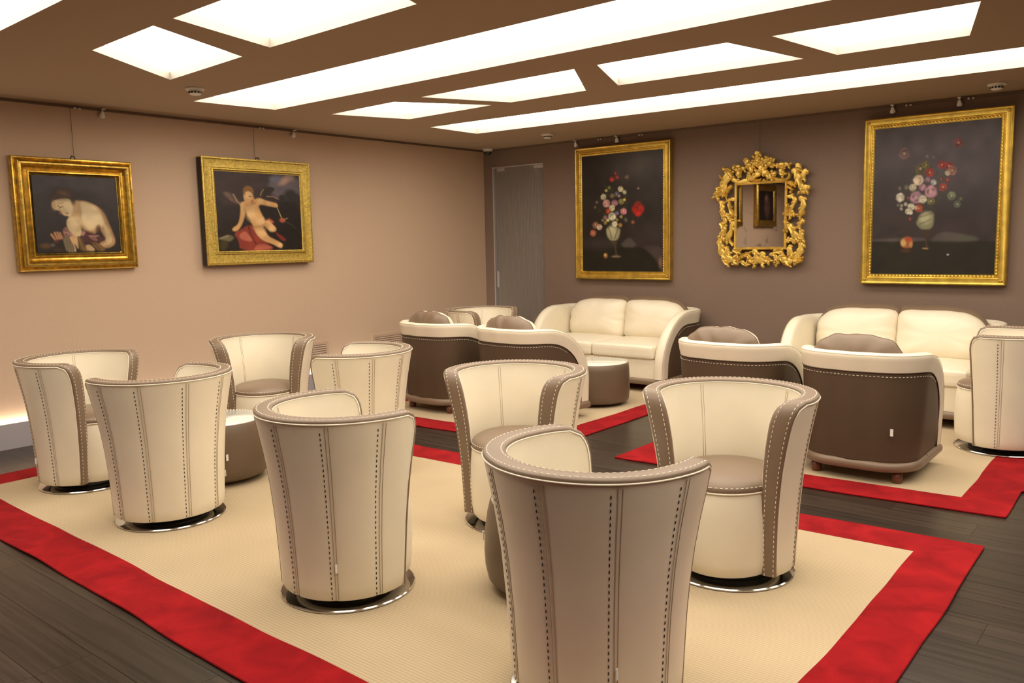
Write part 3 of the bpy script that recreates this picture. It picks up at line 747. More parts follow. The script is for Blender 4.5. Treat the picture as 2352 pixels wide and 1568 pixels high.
# ------------------------------------------------------------------ a small painter working on numpy images
class Paint:
    def __init__(s, w, h, quad, bg0, bg1):
        s.w, s.h, s.q = w, h, [np.array(p, float) for p in quad]   # quad: TL TR BR BL in reference coordinates
        s.U, s.V = np.meshgrid(np.linspace(0, 1, w), np.linspace(0, 1, h))
        s.asp = h/w; f = s.V[..., None]
        s.I = np.array(lin(bg0))*(1-f)+np.array(lin(bg1))*f
        s.rng = np.random.RandomState(3)
    def uv(s, p):
        a, b, c, d = s.q; u = v = .5; p = np.array(p, float)
        for _ in range(8):
            P = a*(1-u)*(1-v)+b*u*(1-v)+c*u*v+d*(1-u)*v; du = (b-a)*(1-v)+(c-d)*v; dv = (d-a)*(1-u)+(c-b)*u
            e = p-P; det = du[0]*dv[1]-du[1]*dv[0]; u += (e[0]*dv[1]-e[1]*dv[0])/det; v += (du[0]*e[1]-du[1]*e[0])/det
        return u, v
    def sc(s): return np.hypot(*(s.q[1]-s.q[0]))
    def mix(s, A, col): A = A[..., None]; s.I = s.I*(1-A)+np.array(lin(col))*A
    def blob(s, x, y, rx, ry, col, al=1, soft=.35, rot=0):
        u, v = s.uv((x, y)); k = s.sc(); dx = (s.U-u)*k; dy = (s.V-v)*s.asp*k
        c_, n_ = math.cos(rot), math.sin(rot); a = (dx*c_+dy*n_)/rx; b = (-dx*n_+dy*c_)/ry; d_ = np.sqrt(a*a+b*b)
        t_ = np.clip((1+soft-d_)/(2*soft), 0, 1); s.mix(al*t_*t_*(3-2*t_), col); return s
    def poly(s, pts, col, al=1, soft=8, sm=1):
        for _ in range(sm):
            pts = [q for a, b in zip(pts, pts[1:]+pts[:1]) for q in ((.75*a[0]+.25*b[0], .75*a[1]+.25*b[1]), (.25*a[0]+.75*b[0], .25*a[1]+.75*b[1]))]
        k = s.sc(); Q = [(lambda q: (q[0]*k, q[1]*s.asp*k))(s.uv(p)) for p in pts]; X = s.U*k; Y = s.V*s.asp*k
        ins = np.zeros_like(X, bool); dm = np.full_like(X, 1e9)
        for (x0, y0), (x1, y1) in zip(Q, Q[1:]+Q[:1]):
            if abs(y1-y0) > 1e-9: ins ^= ((y0 > Y) != (y1 > Y)) & (X < (x1-x0)*(Y-y0)/(y1-y0)+x0)
            L = (x1-x0)**2+(y1-y0)**2+1e-9; t_ = np.clip(((X-x0)*(x1-x0)+(Y-y0)*(y1-y0))/L, 0, 1)
            dm = np.minimum(dm, np.hypot(X-x0-t_*(x1-x0), Y-y0-t_*(y1-y0)))
        d_ = np.where(ins, dm, -dm); t_ = np.clip(d_/(2*soft)+.5, 0, 1); s.mix(al*t_*t_*(3-2*t_), col); return s
    def line(s, pts, w, col, al=1):
        k = s.sc(); Q = [(lambda q: (q[0]*k, q[1]*s.asp*k))(s.uv(p)) for p in pts]; X = s.U*k; Y = s.V*s.asp*k; dm = np.full_like(X, 1e9)
        for (x0, y0), (x1, y1) in zip(Q, Q[1:]):
            L = (x1-x0)**2+(y1-y0)**2+1e-9; t_ = np.clip(((X-x0)*(x1-x0)+(Y-y0)*(y1-y0))/L, 0, 1)
            dm = np.minimum(dm, np.hypot(X-x0-t_*(x1-x0), Y-y0-t_*(y1-y0)))
        s.mix(al*np.clip(1.3-dm/w, 0, 1), col); return s
    def flower(s, x, y, r, col, cen=(200, 190, 150), n=6):
        for i in range(n):
            a = 2*PI*i/n+x; j = .8+.4*s.rng.rand()
            s.blob(x+r*.55*math.cos(a), y+r*.55*math.sin(a), r*.5, r*.5, tuple(min(255, c*j) for c in col), .85, .5)
        for i in range(4):
            a = s.rng.rand()*6.28; s.blob(x+r*.5*math.cos(a), y+r*.5*math.sin(a), r*.16, r*.30, tuple(c*.55 for c in col), .55, .5, a)
        s.blob(x, y, r*.22, r*.22, cen, .7, .6); return s
    def grain(s, amt=.06):
        lo = s.rng.rand(14, 12); yi = np.linspace(0, 12.99, s.h); xi = np.linspace(0, 10.99, s.w); y0 = yi.astype(int); x0 = xi.astype(int); fy = (yi-y0)[:, None]; fx = (xi-x0)[None]
        fy = fy*fy*(3-2*fy); fx = fx*fx*(3-2*fx)
        L_ = lo[y0][:, x0]*(1-fy)*(1-fx)+lo[y0+1][:, x0]*fy*(1-fx)+lo[y0][:, x0+1]*(1-fy)*fx+lo[y0+1][:, x0+1]*fy*fx; s.I = s.I*(.80+.40*L_[..., None])
        n = s.rng.rand(s.h, s.w//4+2); n = np.repeat(n, 4, 1)[:, :s.w]; I = s.I*(1+amt*.5*(n[..., None]-.5)*2)
        for ax in (0, 1): I = .5*I+.25*(np.roll(I, 1, ax)+np.roll(I, -1, ax))
        I[0] = I[2]; I[-1] = I[-3]; I[:, 0] = I[:, 2]; I[:, -1] = I[:, -3]; s.I = np.clip(I*.80, 0, 1); return s
def canvas(parent, p, w, h, mt):
    """flat painted panel, width w along local +y... mt maps (u right, v up) metres to the parent's space"""
    H_, W_ = p.h, p.w; X, Z = np.meshgrid(np.linspace(-w/2, w/2, W_), np.linspace(h/2, -h/2, H_))
    vs = np.stack([X.ravel(), np.zeros(X.size), Z.ravel()], 1)
    idx = np.arange(H_*W_).reshape(H_, W_); f = np.stack([idx[:-1, :-1], idx[1:, :-1], idx[1:, 1:], idx[:-1, 1:]], -1).reshape(-1, 4)
    me = bpy.data.meshes.new('canvas'); me.vertices.add(len(vs)); me.vertices.foreach_set('co', vs.ravel())
    me.loops.add(f.size); me.loops.foreach_set('vertex_index', f.ravel()); me.polygons.add(len(f)); me.polygons.foreach_set('loop_start', np.arange(0, f.size, 4)); me.update(calc_edges=True); me.validate()
    at = me.color_attributes.new('paint', 'FLOAT_COLOR', 'POINT'); c = np.concatenate([p.I.reshape(-1, 3), np.ones((H_*W_, 1))], 1); at.data.foreach_set('color', c.ravel().astype(np.float32))
    o = link('canvas', me, 'canvas', parent); o.location = mt; return o

# ------------------------------------------------------------------ picture frames (local: x right, y towards the wall, z up)
def frame_sweep(w, h, prof, name, m, parent, closed=False):
    """prof: (inset from outer edge, height off the wall)"""
    rows = []
    for d_, k in prof:
        a, b = w/2-d_, h/2-d_; row = []
        for (x0, z0), (x1, z1) in (((-a, -b), (a, -b)), ((a, -b), (a, b)), ((a, b), (-a, b)), ((-a, b), (-a, -b))):
            row.append((x0, -k, z0))
        rows.append(row)
    mb = MB(); mb.grid(rows, True); o = mb.out(name, m, parent); return autosmooth(o, 25)
def rope(w, h, d_, k, r, step, name, m, parent):
    a, b = w/2-d_, h/2-d_; mb = MB()
    def bead(c, ang, horiz):
        pts = []; L = step*.62
        mt = Matrix.Translation(c) @ Matrix.Rotation(ang, 4, 'Y')
        v = [(-L, 0, -r*.3), (-L*.3, -r, -r*.9), (L, 0, -r*.2), (L*.4, -r*1.0, r*.9), (-L*.6, -r*.6, r*.5), (L*.6, -r*.6, -r*.5)]
        mb.add([mt @ Vector(p) for p in v], [(0, 1, 4), (1, 3, 4), (1, 5, 3), (5, 2, 3), (0, 4, 3), (1, 0, 5), (0, 2, 5), (0, 3, 2)])
    n = int(2*a/step)
    for s in (-1, 1):
        for i in range(n): bead(Vector((-a+(i+.5)*2*a/n, -k, s*b)), .5, 1)
    n = int(2*b/step)
    for s in (-1, 1):
        for i in range(n): bead(Vector((s*a, -k, -b+(i+.5)*2*b/n)), .5+PI/2, 0)
    return mb.out(name, m, parent, kind='stuff')
def hang(name, wall, c, z, w, h, lean, lab, group, dep=.0):
    if wall == 'L': t = thing(name, (dep, c, z), PI/2, lab, 'painting', group)
    else: t = thing(name, (c, -dep, z), 0, lab, 'painting', group)
    t.rotation_euler[0] = lean; return t
GP = 'old paintings in gilt frames'

# --- woman looking down (reference coordinates are arbitrary drawing units)
p = Paint(240, 206, [(345, 352), (1335, 395), (1370, 1195), (390, 1215)], (66, 56, 60), (38, 30, 28))
p.blob(950, 470, 500, 130, (78, 68, 72), .5, .8).blob(860, 620, 260, 120, (44, 33, 30), .7, .8)
SK = (226, 200, 152); SKS = (190, 150, 105)
p.poly([(780,650),(900,634),(1000,655),(1100,700),(1170,765),(1215,860),(1262,960),(1302,1060),(1292,1120),(1210,1160),(1100,1152),(1105,1100),(1195,1065),(1145,1000),(1112,925),(1060,1000),(1000,1012),(940,985),(880,915),(830,850),(795,780)], SKS, 1, 14)
p.poly([(830,670),(920,650),(1010,675),(1100,725),(1155,800),(1185,880),(1140,930),(1090,900),(1040,960),(960,960),(900,880),(880,780)], (240, 218, 172), .9, 26)
p.poly([(1150,900),(1200,900),(1250,1000),(1270,1080),(1210,1130),(1130,1130),(1200,1080)], (232, 206, 158), .8, 16)
p.blob(1000, 800, 90, 80, (248, 228, 184), .6, .9).blob(845, 700, 40, 60, (150, 112, 78), .6, .8, .3).blob(1180, 830, 26, 90, (150, 112, 76), .5, .8, -.35)
p.blob(850, 790, 45, 75, (120, 84, 56), .7, .6, .4).blob(1095, 950, 28, 50, (90, 62, 40), .8, .5, .3)
p.poly([(780,640),(880,640),(900,760),(880,860),(800,840),(785,760)], (206, 170, 124), 1, 14).blob(840, 870, 70, 70, SK, .8, .5)
p.poly([(735,830),(800,800),(850,880),(900,950),(895,1020),(820,1040),(760,990),(720,905)], SK, 1, 12).blob(800, 900, 45, 70, (240, 215, 168), .7, .6)
p.poly([(568,640),(680,608),(780,615),(803,690),(800,770),(775,822),(735,802),(700,800),(672,775),(640,742),(592,738),(562,700)], SK, 1, 9)
p.poly([(690,640),(770,640),(790,700),(780,770),(740,760),(700,700)], (242, 220, 178), .8, 18)
p.line([(632,690),(655,712),(688,700)], 6, (84, 54, 38), .9).line([(628,668),(660,668),(700,655)], 4, (140, 100, 70), .7).line([(640,715),(660,770),(690,795)], 5, (160, 116, 84), .7).blob(735, 775, 14, 12, (160, 80, 70), .8, .5).blob(655, 765, 16, 22, (150, 105, 75), .6, .6)
p.blob(690, 560, 150, 70, (52, 34, 26), .8, .6)
p.poly([(552,640),(575,590),(640,525),(720,505),(790,560),(812,625),(770,600),(690,600),(600,622)], (70, 44, 28), 1, 12)
p.blob(700, 555, 60, 24, (118, 80, 48), .5, .8, .2).blob(810, 640, 26, 44, (60, 40, 28), .8, .7).blob(585, 690, 26, 50, (170, 130, 96), .5, .8).blob(770, 730, 34, 50, (246, 224, 182), .5, .9)
p.poly([(670,970),(715,915),(750,975),(800,1010),(760,1030),(700,1045)], (158, 112, 102), 1, 8).line([(700,950),(720,1020)], 7, (100, 56, 54), .7)
p.poly([(880,1050),(905,965),(960,960),(1100,1015),(1190,1055),(1090,1100),(940,1115)], (86, 48, 46), 1, 10)
p.poly([(885,1010),(905,962),(950,985),(905,1030)], (176, 132, 120), 1, 8).poly([(975,1030),(1020,1010),(1100,1020),(1060,1040),(1090,1080),(1020,1075)], (150, 104, 98), .9, 8)
p.blob(650, 1040, 34, 26, (150, 98, 64), 1, .5)
for x0, y0, x1, y1 in ((548,1008,590,1070),(585,990,615,1060),(615,988,640,1050),(645,992,662,1045)): p.line([(x0, y0), (x1, y1)], 13, (204, 150, 104), .95)
for x in (575, 612, 645): p.line([(x, 995), (x+10, 1040)], 4, (120, 74, 48), .6)
p.poly([(670,1045),(740,1030),(800,1060),(835,1205),(715,1208),(690,1120)], (128, 112, 88), 1, 10)
for x in (720, 750, 785, 810): p.line([(x, 1060), (x+12, 1205)], 6, (84, 70, 54), .7)
p.poly([(745,1035),(800,1010),(845,1030),(850,1100),(855,1180),(815,1120),(780,1075)], (214, 172, 124), 1, 9)
p.poly([(840,1030),(890,1040),(930,1130),(1000,1185),(880,1195),(855,1120)], (112, 84, 46), 1, 10).poly([(930,1125),(1000,1120),(1060,1190),(960,1190)], (206, 172, 124), 1, 10)
p.poly([(1000,1090),(1090,1100),(1190,1175),(1110,1200),(1050,1160)], (124, 94, 54), 1, 10).line([(1040,1100),(1110,1180)], 9, (86, 60, 34), .8)
p.line([(760,1045),(800,1120),(815,1190)], 9, (226, 186, 138), .9).line([(790,1030),(835,1110)], 9, (214, 172, 124), .9).line([(860,1050),(900,1150),(960,1190)], 10, (150, 116, 70), .8).line([(700,985),(760,1000),(800,1015)], 8, (206, 160, 150), .8).line([(980,1025),(1040,1030),(1100,1022)], 7, (196, 150, 140), .8).line([(930,960),(1000,985),(1060,1000)], 8, (180, 140, 96), .5)
p.blob(480, 1135, 60, 28, (96, 66, 34), .9, .6).blob(560, 1125, 24, 18, (110, 100, 92), .7, .6).blob(620, 1180, 60, 20, (70, 46, 34), .9, .6).blob(600, 1085, 24, 20, (112, 50, 36), .9, .5)
p.grain(.10)
W1, H1 = .862, .815
t1 = hang('framed_painting', 'L', -4.668, 1.663, W1, H1, -.004, 'painting of a fair woman bending over her hands, in a broad scooped gilt frame', GP, .045)
prof = [(.0, -.035), (0, .010), (.006, .018), (.014, .020), (.018, .012), (.024, .018), (.028, .034), (.034, .046), (.043, .053), (.053, .053), (.062, .045), (.070, .030), (.080, .016), (.090, .012), (.098, .016), (.104, .026), (.110, .027), (.116, .018), (.122, .008), (.130, .004)]
frame_sweep(W1, H1, prof, 'gilt_frame', 'gold_old', t1)
canvas(t1, p, W1-.258, H1-.258, (0, -.013, 0))
slab('backboard', (-W1/2+.02, -.002, -H1/2+.02), (W1/2-.02, .030, H1/2-.02), 'frame_back', t1)
MB().tube([(-.02, -.01, H1/2), (-.012, -.012, H1/2+.02), (.006, -.012, H1/2+.014), (.014, -.01, H1/2)], .004, 6).out('hanging_hook', 'frame_back', t1, True)

# --- cherub
p = Paint(250, 224, [(272, 310), (1300, 375), (1310, 1225), (290, 1240)], (62, 48, 50), (34, 24, 20))
p.poly([(272,300),(980,350),(900,470),(800,620),(640,700),(272,700)], (72, 58, 58), .6, 40)
p.poly([(960,360),(1310,380),(1310,640),(1040,640),(900,560),(900,480)], (108, 98, 104), 1, 30)
p.blob(1000, 410, 70, 40, (120, 124, 150), .8, .7).blob(1110, 430, 80, 36, (196, 160, 140), .8, .7, -.6).blob(1180, 400, 50, 40, (170, 140, 126), .7, .7).blob(1060, 520, 90, 30, (88, 82, 90), .7, .7)
p.blob(1180, 600, 90, 75, (44, 42, 40), 1, .4).blob(1070, 630, 45, 45, (40, 38, 36), 1, .4).blob(1270, 640, 50, 60, (44, 44, 44), 1, .4)
p.poly([(1000,670),(1310,680),(1310,1230),(900,1230),(700,900),(760,700)], (34, 27, 24), 1, 20)
p.poly([(290,900),(600,880),(700,1240),(290,1240)], (40, 30, 22), .9, 30)
p.poly([(350,550),(440,560),(500,600),(555,690),(480,680),(400,620)], (120, 96, 84), .8, 16).line([(480,580),(520,660),(552,690)], 10, (186, 150, 120), .8).line([(400,560),(460,650)], 10, (150, 124, 104), .5)
p.poly([(800,610),(830,530),(900,490),(985,510),(960,560),(900,590)], (52, 42, 38), 1, 10).line([(800,600),(815,560),(840,530)], 6, (200, 160, 110), .8).line([(880,608),(960,612),(1020,640)], 7, (190, 150, 120), .7)
p.poly([(460,1030),(560,985),(640,930),(720,960),(760,1080),(900,1180),(940,1200),(900,1235),(530,1235),(520,1120)], (150, 62, 48), 1, 10)
p.poly([(520,1050),(600,1000),(650,1060),(690,1130),(600,1120),(540,1100)], (206, 116, 92), .9, 12).poly([(700,1200),(760,1150),(900,1180),(920,1215),(700,1235)], (196, 106, 84), .9, 9).line([(640,950),(665,1050),(720,1150)], 9, (84, 26, 22), .8)
p.poly([(880,850),(950,890),(960,920),(880,900)], (170, 80, 66), 1, 8).poly([(960,1010),(1060,1070),(1110,1120),(1060,1130),(980,1060)], (130, 44, 40), 1, 8)
SK = (228, 176, 116); HL = (246, 208, 150)
p.poly([(600,655),(660,650),(740,660),(770,720),(800,800),(840,870),(850,940),(800,965),(720,980),(670,900),(640,840),(610,760),(585,700)], SK, 1, 12)
p.poly([(560,700),(600,665),(612,740),(605,830),(570,920),(530,985),(490,1010),(450,1000),(455,970),(520,930),(548,840)], SK, 1, 10)
p.poly([(735,640),(780,620),(850,650),(950,675),(1005,690),(1015,735),(975,735),(870,715),(800,700),(750,700)], SK, 1, 9)
p.poly([(700,985),(780,975),(850,1020),(880,1070),(960,1110),(1020,1140),(1058,1165),(1040,1210),(1000,1200),(930,1160),(830,1130),(760,1080)], SK, 1, 11)
p.poly([(860,880),(900,900),(960,950),(985,990),(960,1020),(900,1010),(860,970)], SK, 1, 10)
p.blob(745, 680, 50, 42, SK, 1, .4).blob(590, 705, 36, 36, SK, 1, .4).blob(770, 985, 75, 42, SK, 1, .4, .4).blob(880, 930, 45, 50, SK, 1, .4).blob(665, 700, 45, 30, (190, 140, 90), .7, .6)
p.blob(680, 800, 55, 80, HL, .7, .7).blob(790, 900, 50, 50, HL, .7, .7).blob(790, 1030, 50, 35, HL, .6, .7, .5).blob(920, 980, 34, 34, HL, .6, .7).blob(800, 660, 34, 24, HL, .7, .7).blob(890, 690, 40, 16, HL, .7, .7).blob(575, 740, 16, 50, HL, .6, .7).blob(1020, 1170, 24, 20, HL, .6, .6)
p.line([(700,960),(780,955),(850,920)], 6, (170, 110, 66), .7).line([(850,690),(858,710)], 5, (150, 96, 60), .8).line([(640,830),(690,940)], 5, (180, 120, 76), .5)
p.blob(660, 620, 62, 78, SK, 1, .16, -.2).blob(650, 590, 40, 40, HL, .7, .7).blob(705, 680, 34, 18, (150, 100, 66), .6, .7)
p.poly([(590,560),(600,500),(660,480),(710,510),(725,570),(700,560),(660,530),(620,550),(612,600)], (150, 104, 58), 1, 10)
p.blob(672, 606, 14, 7, (80, 48, 34), .9, .5).blob(712, 606, 9, 6, (80, 48, 34), .9, .5).blob(700, 655, 14, 6, (170, 60, 48), .9, .5)
p.line([(1003,740),(1055,865)], 5, (214, 180, 110), 1).blob(1062, 885, 34, 26, (196, 100, 66), .9, .5).line([(1080,880),(1130,860)], 6, (190, 150, 110), .7).line([(1100,900),(1180,940),(1230,980)], 6, (84, 80, 70), .7)
p.poly([(290,1100),(400,1040),(480,1080),(420,1130),(340,1110)], (124, 116, 84), .8, 12).poly([(300,1120),(400,1110),(380,1220),(300,1230)], (70, 62, 26), .8, 16).line([(300,1090),(400,1060)], 8, (180, 166, 130), .6)
p.grain(.12)
W2, H2 = 1.095, .91
t2 = hang('framed_painting', 'L', -3.110, 1.705, W2, H2, -.006, 'painting of a winged cherub on red drapery, in a flat stippled gilt frame', GP, .075)
frame_sweep(W2, H2, [(0, -.055), (0, .008), (.002, .012), (.014, .014), (.020, .008), (.030, .006), (.085, .006), (.092, .012), (.102, .013), (.110, .004), (.118, .002)], 'gilt_frame', 'gold_emb', t2)
MB().box((-W2/2-.002, -.004, -H2/2-.002), (-W2/2+.002, .055, H2/2-.01)).box((-W2/2, -.004, -H2/2-.003), (W2/2, .055, -H2/2+.001)).box((W2/2-.002, .0, -H2/2), (W2/2+.002, .055, H2/2-.01)).out('dark_side', 'frame_back', t2)
canvas(t2, p, W2-.235, H2-.235, (0, -.003, 0))
slab('backboard', (-W2/2+.02, .0, -H2/2+.02), (W2/2-.02, .05, H2/2-.02), 'frame_back', t2)
MB().tube([(-.024, -.01, H2/2), (-.020, -.012, H2/2+.018), (-.006, -.012, H2/2+.008), (.002, -.012, H2/2+.02), (.012, -.01, H2/2)], .004, 6).out('hanging_hook', 'frame_back', t2, True)

# --- smaller flower painting
p = Paint(255, 330, [(190, 275), (968, 195), (985, 1385), (212, 1385)], (52, 46, 44), (32, 27, 20))
p.blob(760, 330, 240, 120, (92, 86, 84), .8, .9).blob(880, 500, 120, 140, (66, 58, 56), .6, .9).blob(850, 1040, 200, 120, (62, 52, 54), .6, .8)
p.poly([(212,1145),(820,1148),(900,1230),(960,1385),(212,1385)], (28, 26, 18), 1, 8, 0).poly([(780,1130),(990,1120),(988,1385),(965,1385),(930,1270),(850,1190)], (70, 58, 56), .9, 14).poly([(570,1145),(660,1045),(700,1070),(750,1145)], (84, 78, 72), .8, 12)
p.blob(360, 1110, 150, 50, (62, 54, 54), .7, .8).blob(960, 1290, 14, 40, (140, 100, 84), .7, .7)
p.poly([(446,950),(585,950),(575,1040),(545,1085),(490,1085),(450,1030)], (158, 152, 120), 1, 10).blob(500, 1000, 40, 50, (206, 200, 164), .8, .6).line([(470,960),(500,1060)], 7, (96, 90, 68), .7).line([(560,960),(530,1060)], 7, (90, 84, 64), .7)
p.poly([(470,1085),(560,1085),(545,1140),(555,1230),(590,1248),(500,1248),(540,1230),(530,1140)], (70, 60, 46), 1, 6).blob(545, 1238, 44, 10, (126, 108, 78), .8, .4)
for _ in range(50): a, r_ = p.rng.rand()*6.28, p.rng.rand()**.5; p.blob(510+150*r_*math.cos(a), 740+220*r_*math.sin(a), 16, 12, (60, 66, 40), .6, .6, a)
for x, y, r_, c in [(495,490,22,(200,50,36)),(530,430,18,(140,40,34)),(548,470,20,(150,44,38)),(643,468,20,(120,100,88)),(580,583,24,(214,208,176)),(618,612,18,(190,190,160)),(440,598,13,(200,190,120)),(470,570,12,(150,150,90)),(414,660,26,(200,190,160)),(543,635,24,(96,100,120)),(500,650,22,(150,120,90)),(568,650,12,(200,150,140)),(445,722,34,(214,160,160)),(525,718,28,(196,140,160)),(588,705,26,(150,140,80)),(620,685,12,(214,190,100)),(500,766,27,(232,220,180)),(463,797,22,(200,64,44)),(612,800,28,(214,140,150)),(502,848,36,(236,226,196)),(550,815,18,(120,110,150)),(435,860,20,(170,130,140)),(460,885,14,(226,216,150)),(410,886,12,(170,130,70)),(528,920,25,(240,234,200)),(582,930,18,(190,140,60)),(435,910,16,(160,140,70)),(590,850,14,(170,150,100)),(550,880,12,(170,150,60)),(350,715,16,(110,80,84)),(332,760,14,(96,76,70)),(338,935,28,(150,100,84)),(378,952,26,(220,190,160)),(315,1012,28,(190,110,80)),(702,900,18,(120,70,50)),(748,575,10,(150,120,140)),(635,880,22,(80,84,70))]: p.flower(x, y, r_, c)
for dx, dy, r_ in ((0,-25,34),(-20,10,34),(26,8,34),(4,40,32)): p.blob(745+dx, 765+dy, r_, r_, (168+dy, 40, 32), .9, .4)
for dx, dy in ((-20,-8),(14,-30),(6,18),(-12,30),(28,30),(0,-4)): p.blob(745+dx, 765+dy, 9, 16, (96, 20, 20), .6, .5, dx)
p.blob(442, 1230, 20, 22, (160, 110, 60), .9, .4).blob(438, 1224, 9, 10, (226, 200, 130), .8, .5)
p.grain(.10)
W3, H3 = 1.135, 1.375
t3 = hang('framed_painting', 'B', 1.915, 1.678, W3, H3, .004, 'smaller flower still life in a tall gilt frame, beside the glass door', GP, .055)
PF = [(0, -.05), (0, .012), (.008, .018), (.014, .014), (.020, .012), (.050, .014), (.054, .006), (.060, .004), (.066, .010), (.078, .010), (.086, .002)]
frame_sweep(W3, H3, PF, 'gilt_frame', 'gold', t3); rope(W3, H3, .072, .008, .0065, .026, 'rope_moulding', 'gold', t3)
canvas(t3, p, W3-.165, H3-.165, (0, -.003, 0)); slab('backboard', (-W3/2+.03, 0, -H3/2+.03), (W3/2-.03, .04, H3/2-.03), 'frame_back', t3)
def studs(t, W_, H_):
    for sx in (-1, 1):
        for sz in (-1, 1):
            o = MB().lathe([(.014, 0), (.012, .004), (.005, .005), (.001, .003)], 12).out('corner_stud', 'gold_old', t, True); o.location = (sx*(W_/2-.035), -.0135, sz*(H_/2-.035)); o.rotation_euler = (PI/2, 0, 0)
studs(t3, W3, H3)

# --- largest flower painting
p = Paint(300, 357, [(205, 250), (1205, 170), (1170, 1405), (195, 1395)], (84, 76, 82), (42, 36, 30))
p.blob(800, 420, 500, 220, (100, 90, 98), .6, .9).blob(900, 1000, 400, 140, (58, 46, 48), .7, .8).blob(350, 900, 250, 250, (54, 46, 46), .6, .8)
p.poly([(195,1135),(1180,1135),(1175,1405),(195,1400)], (38, 34, 26), 1, 8, 0).poly([(200,1115),(640,1100),(640,1135),(200,1135)], (88, 80, 78), .7, 10).poly([(690,1115),(760,1060),(860,1065),(1040,1100),(1040,1135),(700,1135)], (92, 84, 80), .7, 16).blob(960, 1115, 80, 14, (74, 84, 60), .6, .7)
p.poly([(565,975),(620,910),(705,890),(705,1000),(675,1040),(620,1045),(575,1010)], (136, 134, 104), 1, 12).blob(640, 950, 45, 45, (196, 194, 156), .8, .6).line([(600,940),(690,910)], 7, (84, 80, 56), .6).line([(590,1000),(680,960)], 7, (90, 88, 66), .6)
p.poly([(590,1040),(690,1040),(665,1090),(650,1130),(665,1180),(690,1190),(620,1195),(645,1170),(640,1110)], (66, 50, 40), 1, 7).line([(622,1190),(660,1192)], 5, (190, 150, 96), .8)
for _ in range(70): a, r_ = p.rng.rand()*6.28, p.rng.rand()**.5; p.blob(620+230*r_*math.cos(a), 720+180*r_*math.sin(a), 16, 12, (66, 68, 50), .45, .6, a)
for x, y, r_, c in [(455,440,44,(124,98,98)),(885,360,36,(130,58,64)),(640,465,14,(110,106,110)),(692,470,14,(120,100,104)),(590,560,44,(96,86,60)),(635,530,28,(120,108,50)),(665,590,32,(190,58,44)),(760,530,30,(176,50,46)),(815,540,32,(150,48,46)),(840,575,36,(170,120,110)),(805,595,20,(226,206,180)),(575,650,40,(206,186,166)),(650,645,20,(150,110,140)),(697,668,22,(176,180,180)),(530,708,28,(186,180,156)),(608,705,26,(190,140,160)),(677,742,48,(186,140,154)),(560,785,48,(206,160,180)),(614,800,30,(206,200,176)),(430,785,34,(206,200,186)),(478,703,20,(110,106,90)),(426,712,18,(100,96,90)),(772,706,30,(150,62,54)),(805,650,20,(130,52,50)),(755,640,18,(96,60,60)),(840,775,32,(120,128,104)),(885,840,26,(96,108,92)),(910,800,18,(80,90,70)),(520,860,28,(214,210,190)),(495,895,22,(196,190,170)),(518,905,16,(214,206,190)),(583,872,30,(186,84,54)),(560,866,14,(216,190,160)),(475,838,14,(190,180,170)),(442,850,12,(170,166,160)),(440,875,12,(160,156,150)),(415,845,16,(90,86,84)),(680,815,30,(110,106,70)),(515,955,16,(110,40,46)),(495,790,16,(110,60,60))]: p.flower(x, y, r_, c)
p.blob(490, 1143, 50, 46, (170, 100, 60), 1, .2).blob(465, 1145, 22, 28, (226, 190, 120), .9, .5).blob(505, 1120, 26, 20, (180, 70, 48), .9, .5).blob(525, 1160, 14, 24, (196, 150, 90), .7, .5).blob(480, 1210, 40, 14, (90, 56, 40), .8, .6).blob(820, 1241, 8, 7, (190, 190, 196), .9, .5)
p.grain(.14)
W4, H4 = 1.085, 1.365
t4 = hang('framed_painting', 'B', 4.85, 1.672, W4, H4, .004, 'largest flower still life in a gilt frame, at the right edge of the photo', GP, .06)
frame_sweep(W4, H4, PF, 'gilt_frame', 'gold', t4); rope(W4, H4, .072, .008, .0065, .026, 'rope_moulding', 'gold', t4)
canvas(t4, p, W4-.165, H4-.165, (0, -.003, 0)); slab('backboard', (-W4/2+.03, 0, -H4/2+.03), (W4/2-.03, .04, H4/2-.03), 'frame_back', t4); studs(t4, W4, H4)

# --- two paintings beyond the frame, seen reflected in the mirror
for yc, wd, lab in ((-8.35, .95, 'gilt-framed dark painting, seen only reflected in the mirror'), (-6.75, .95, 'gilt-framed painting, only its edge reflected at the left of the mirror')):
    p = Paint(60, 60, [(0, 0), (100, 0), (100, 100), (0, 100)], (50, 44, 46), (34, 28, 26)); p.blob(45, 50, 18, 35, (120, 80, 76), .8, .6).blob(50, 25, 9, 10, (170, 130, 110), .8, .5); p.grain()
    t = hang('framed_painting', 'L', yc, 2.0-.0, wd, .80, -.02, lab, GP, .05); 
    frame_sweep(wd, .80, [(0, -.04), (0, .012), (.03, .03), (.08, .028), (.11, .012), (.12, .002)], 'gilt_frame', 'gold_old', t); canvas(t, p, wd-.235, .80-.235, (0, -.003, 0))
    slab('backboard', (-wd/2+.03, 0, -.37), (wd/2-.03, .035, .37), 'frame_back', t)

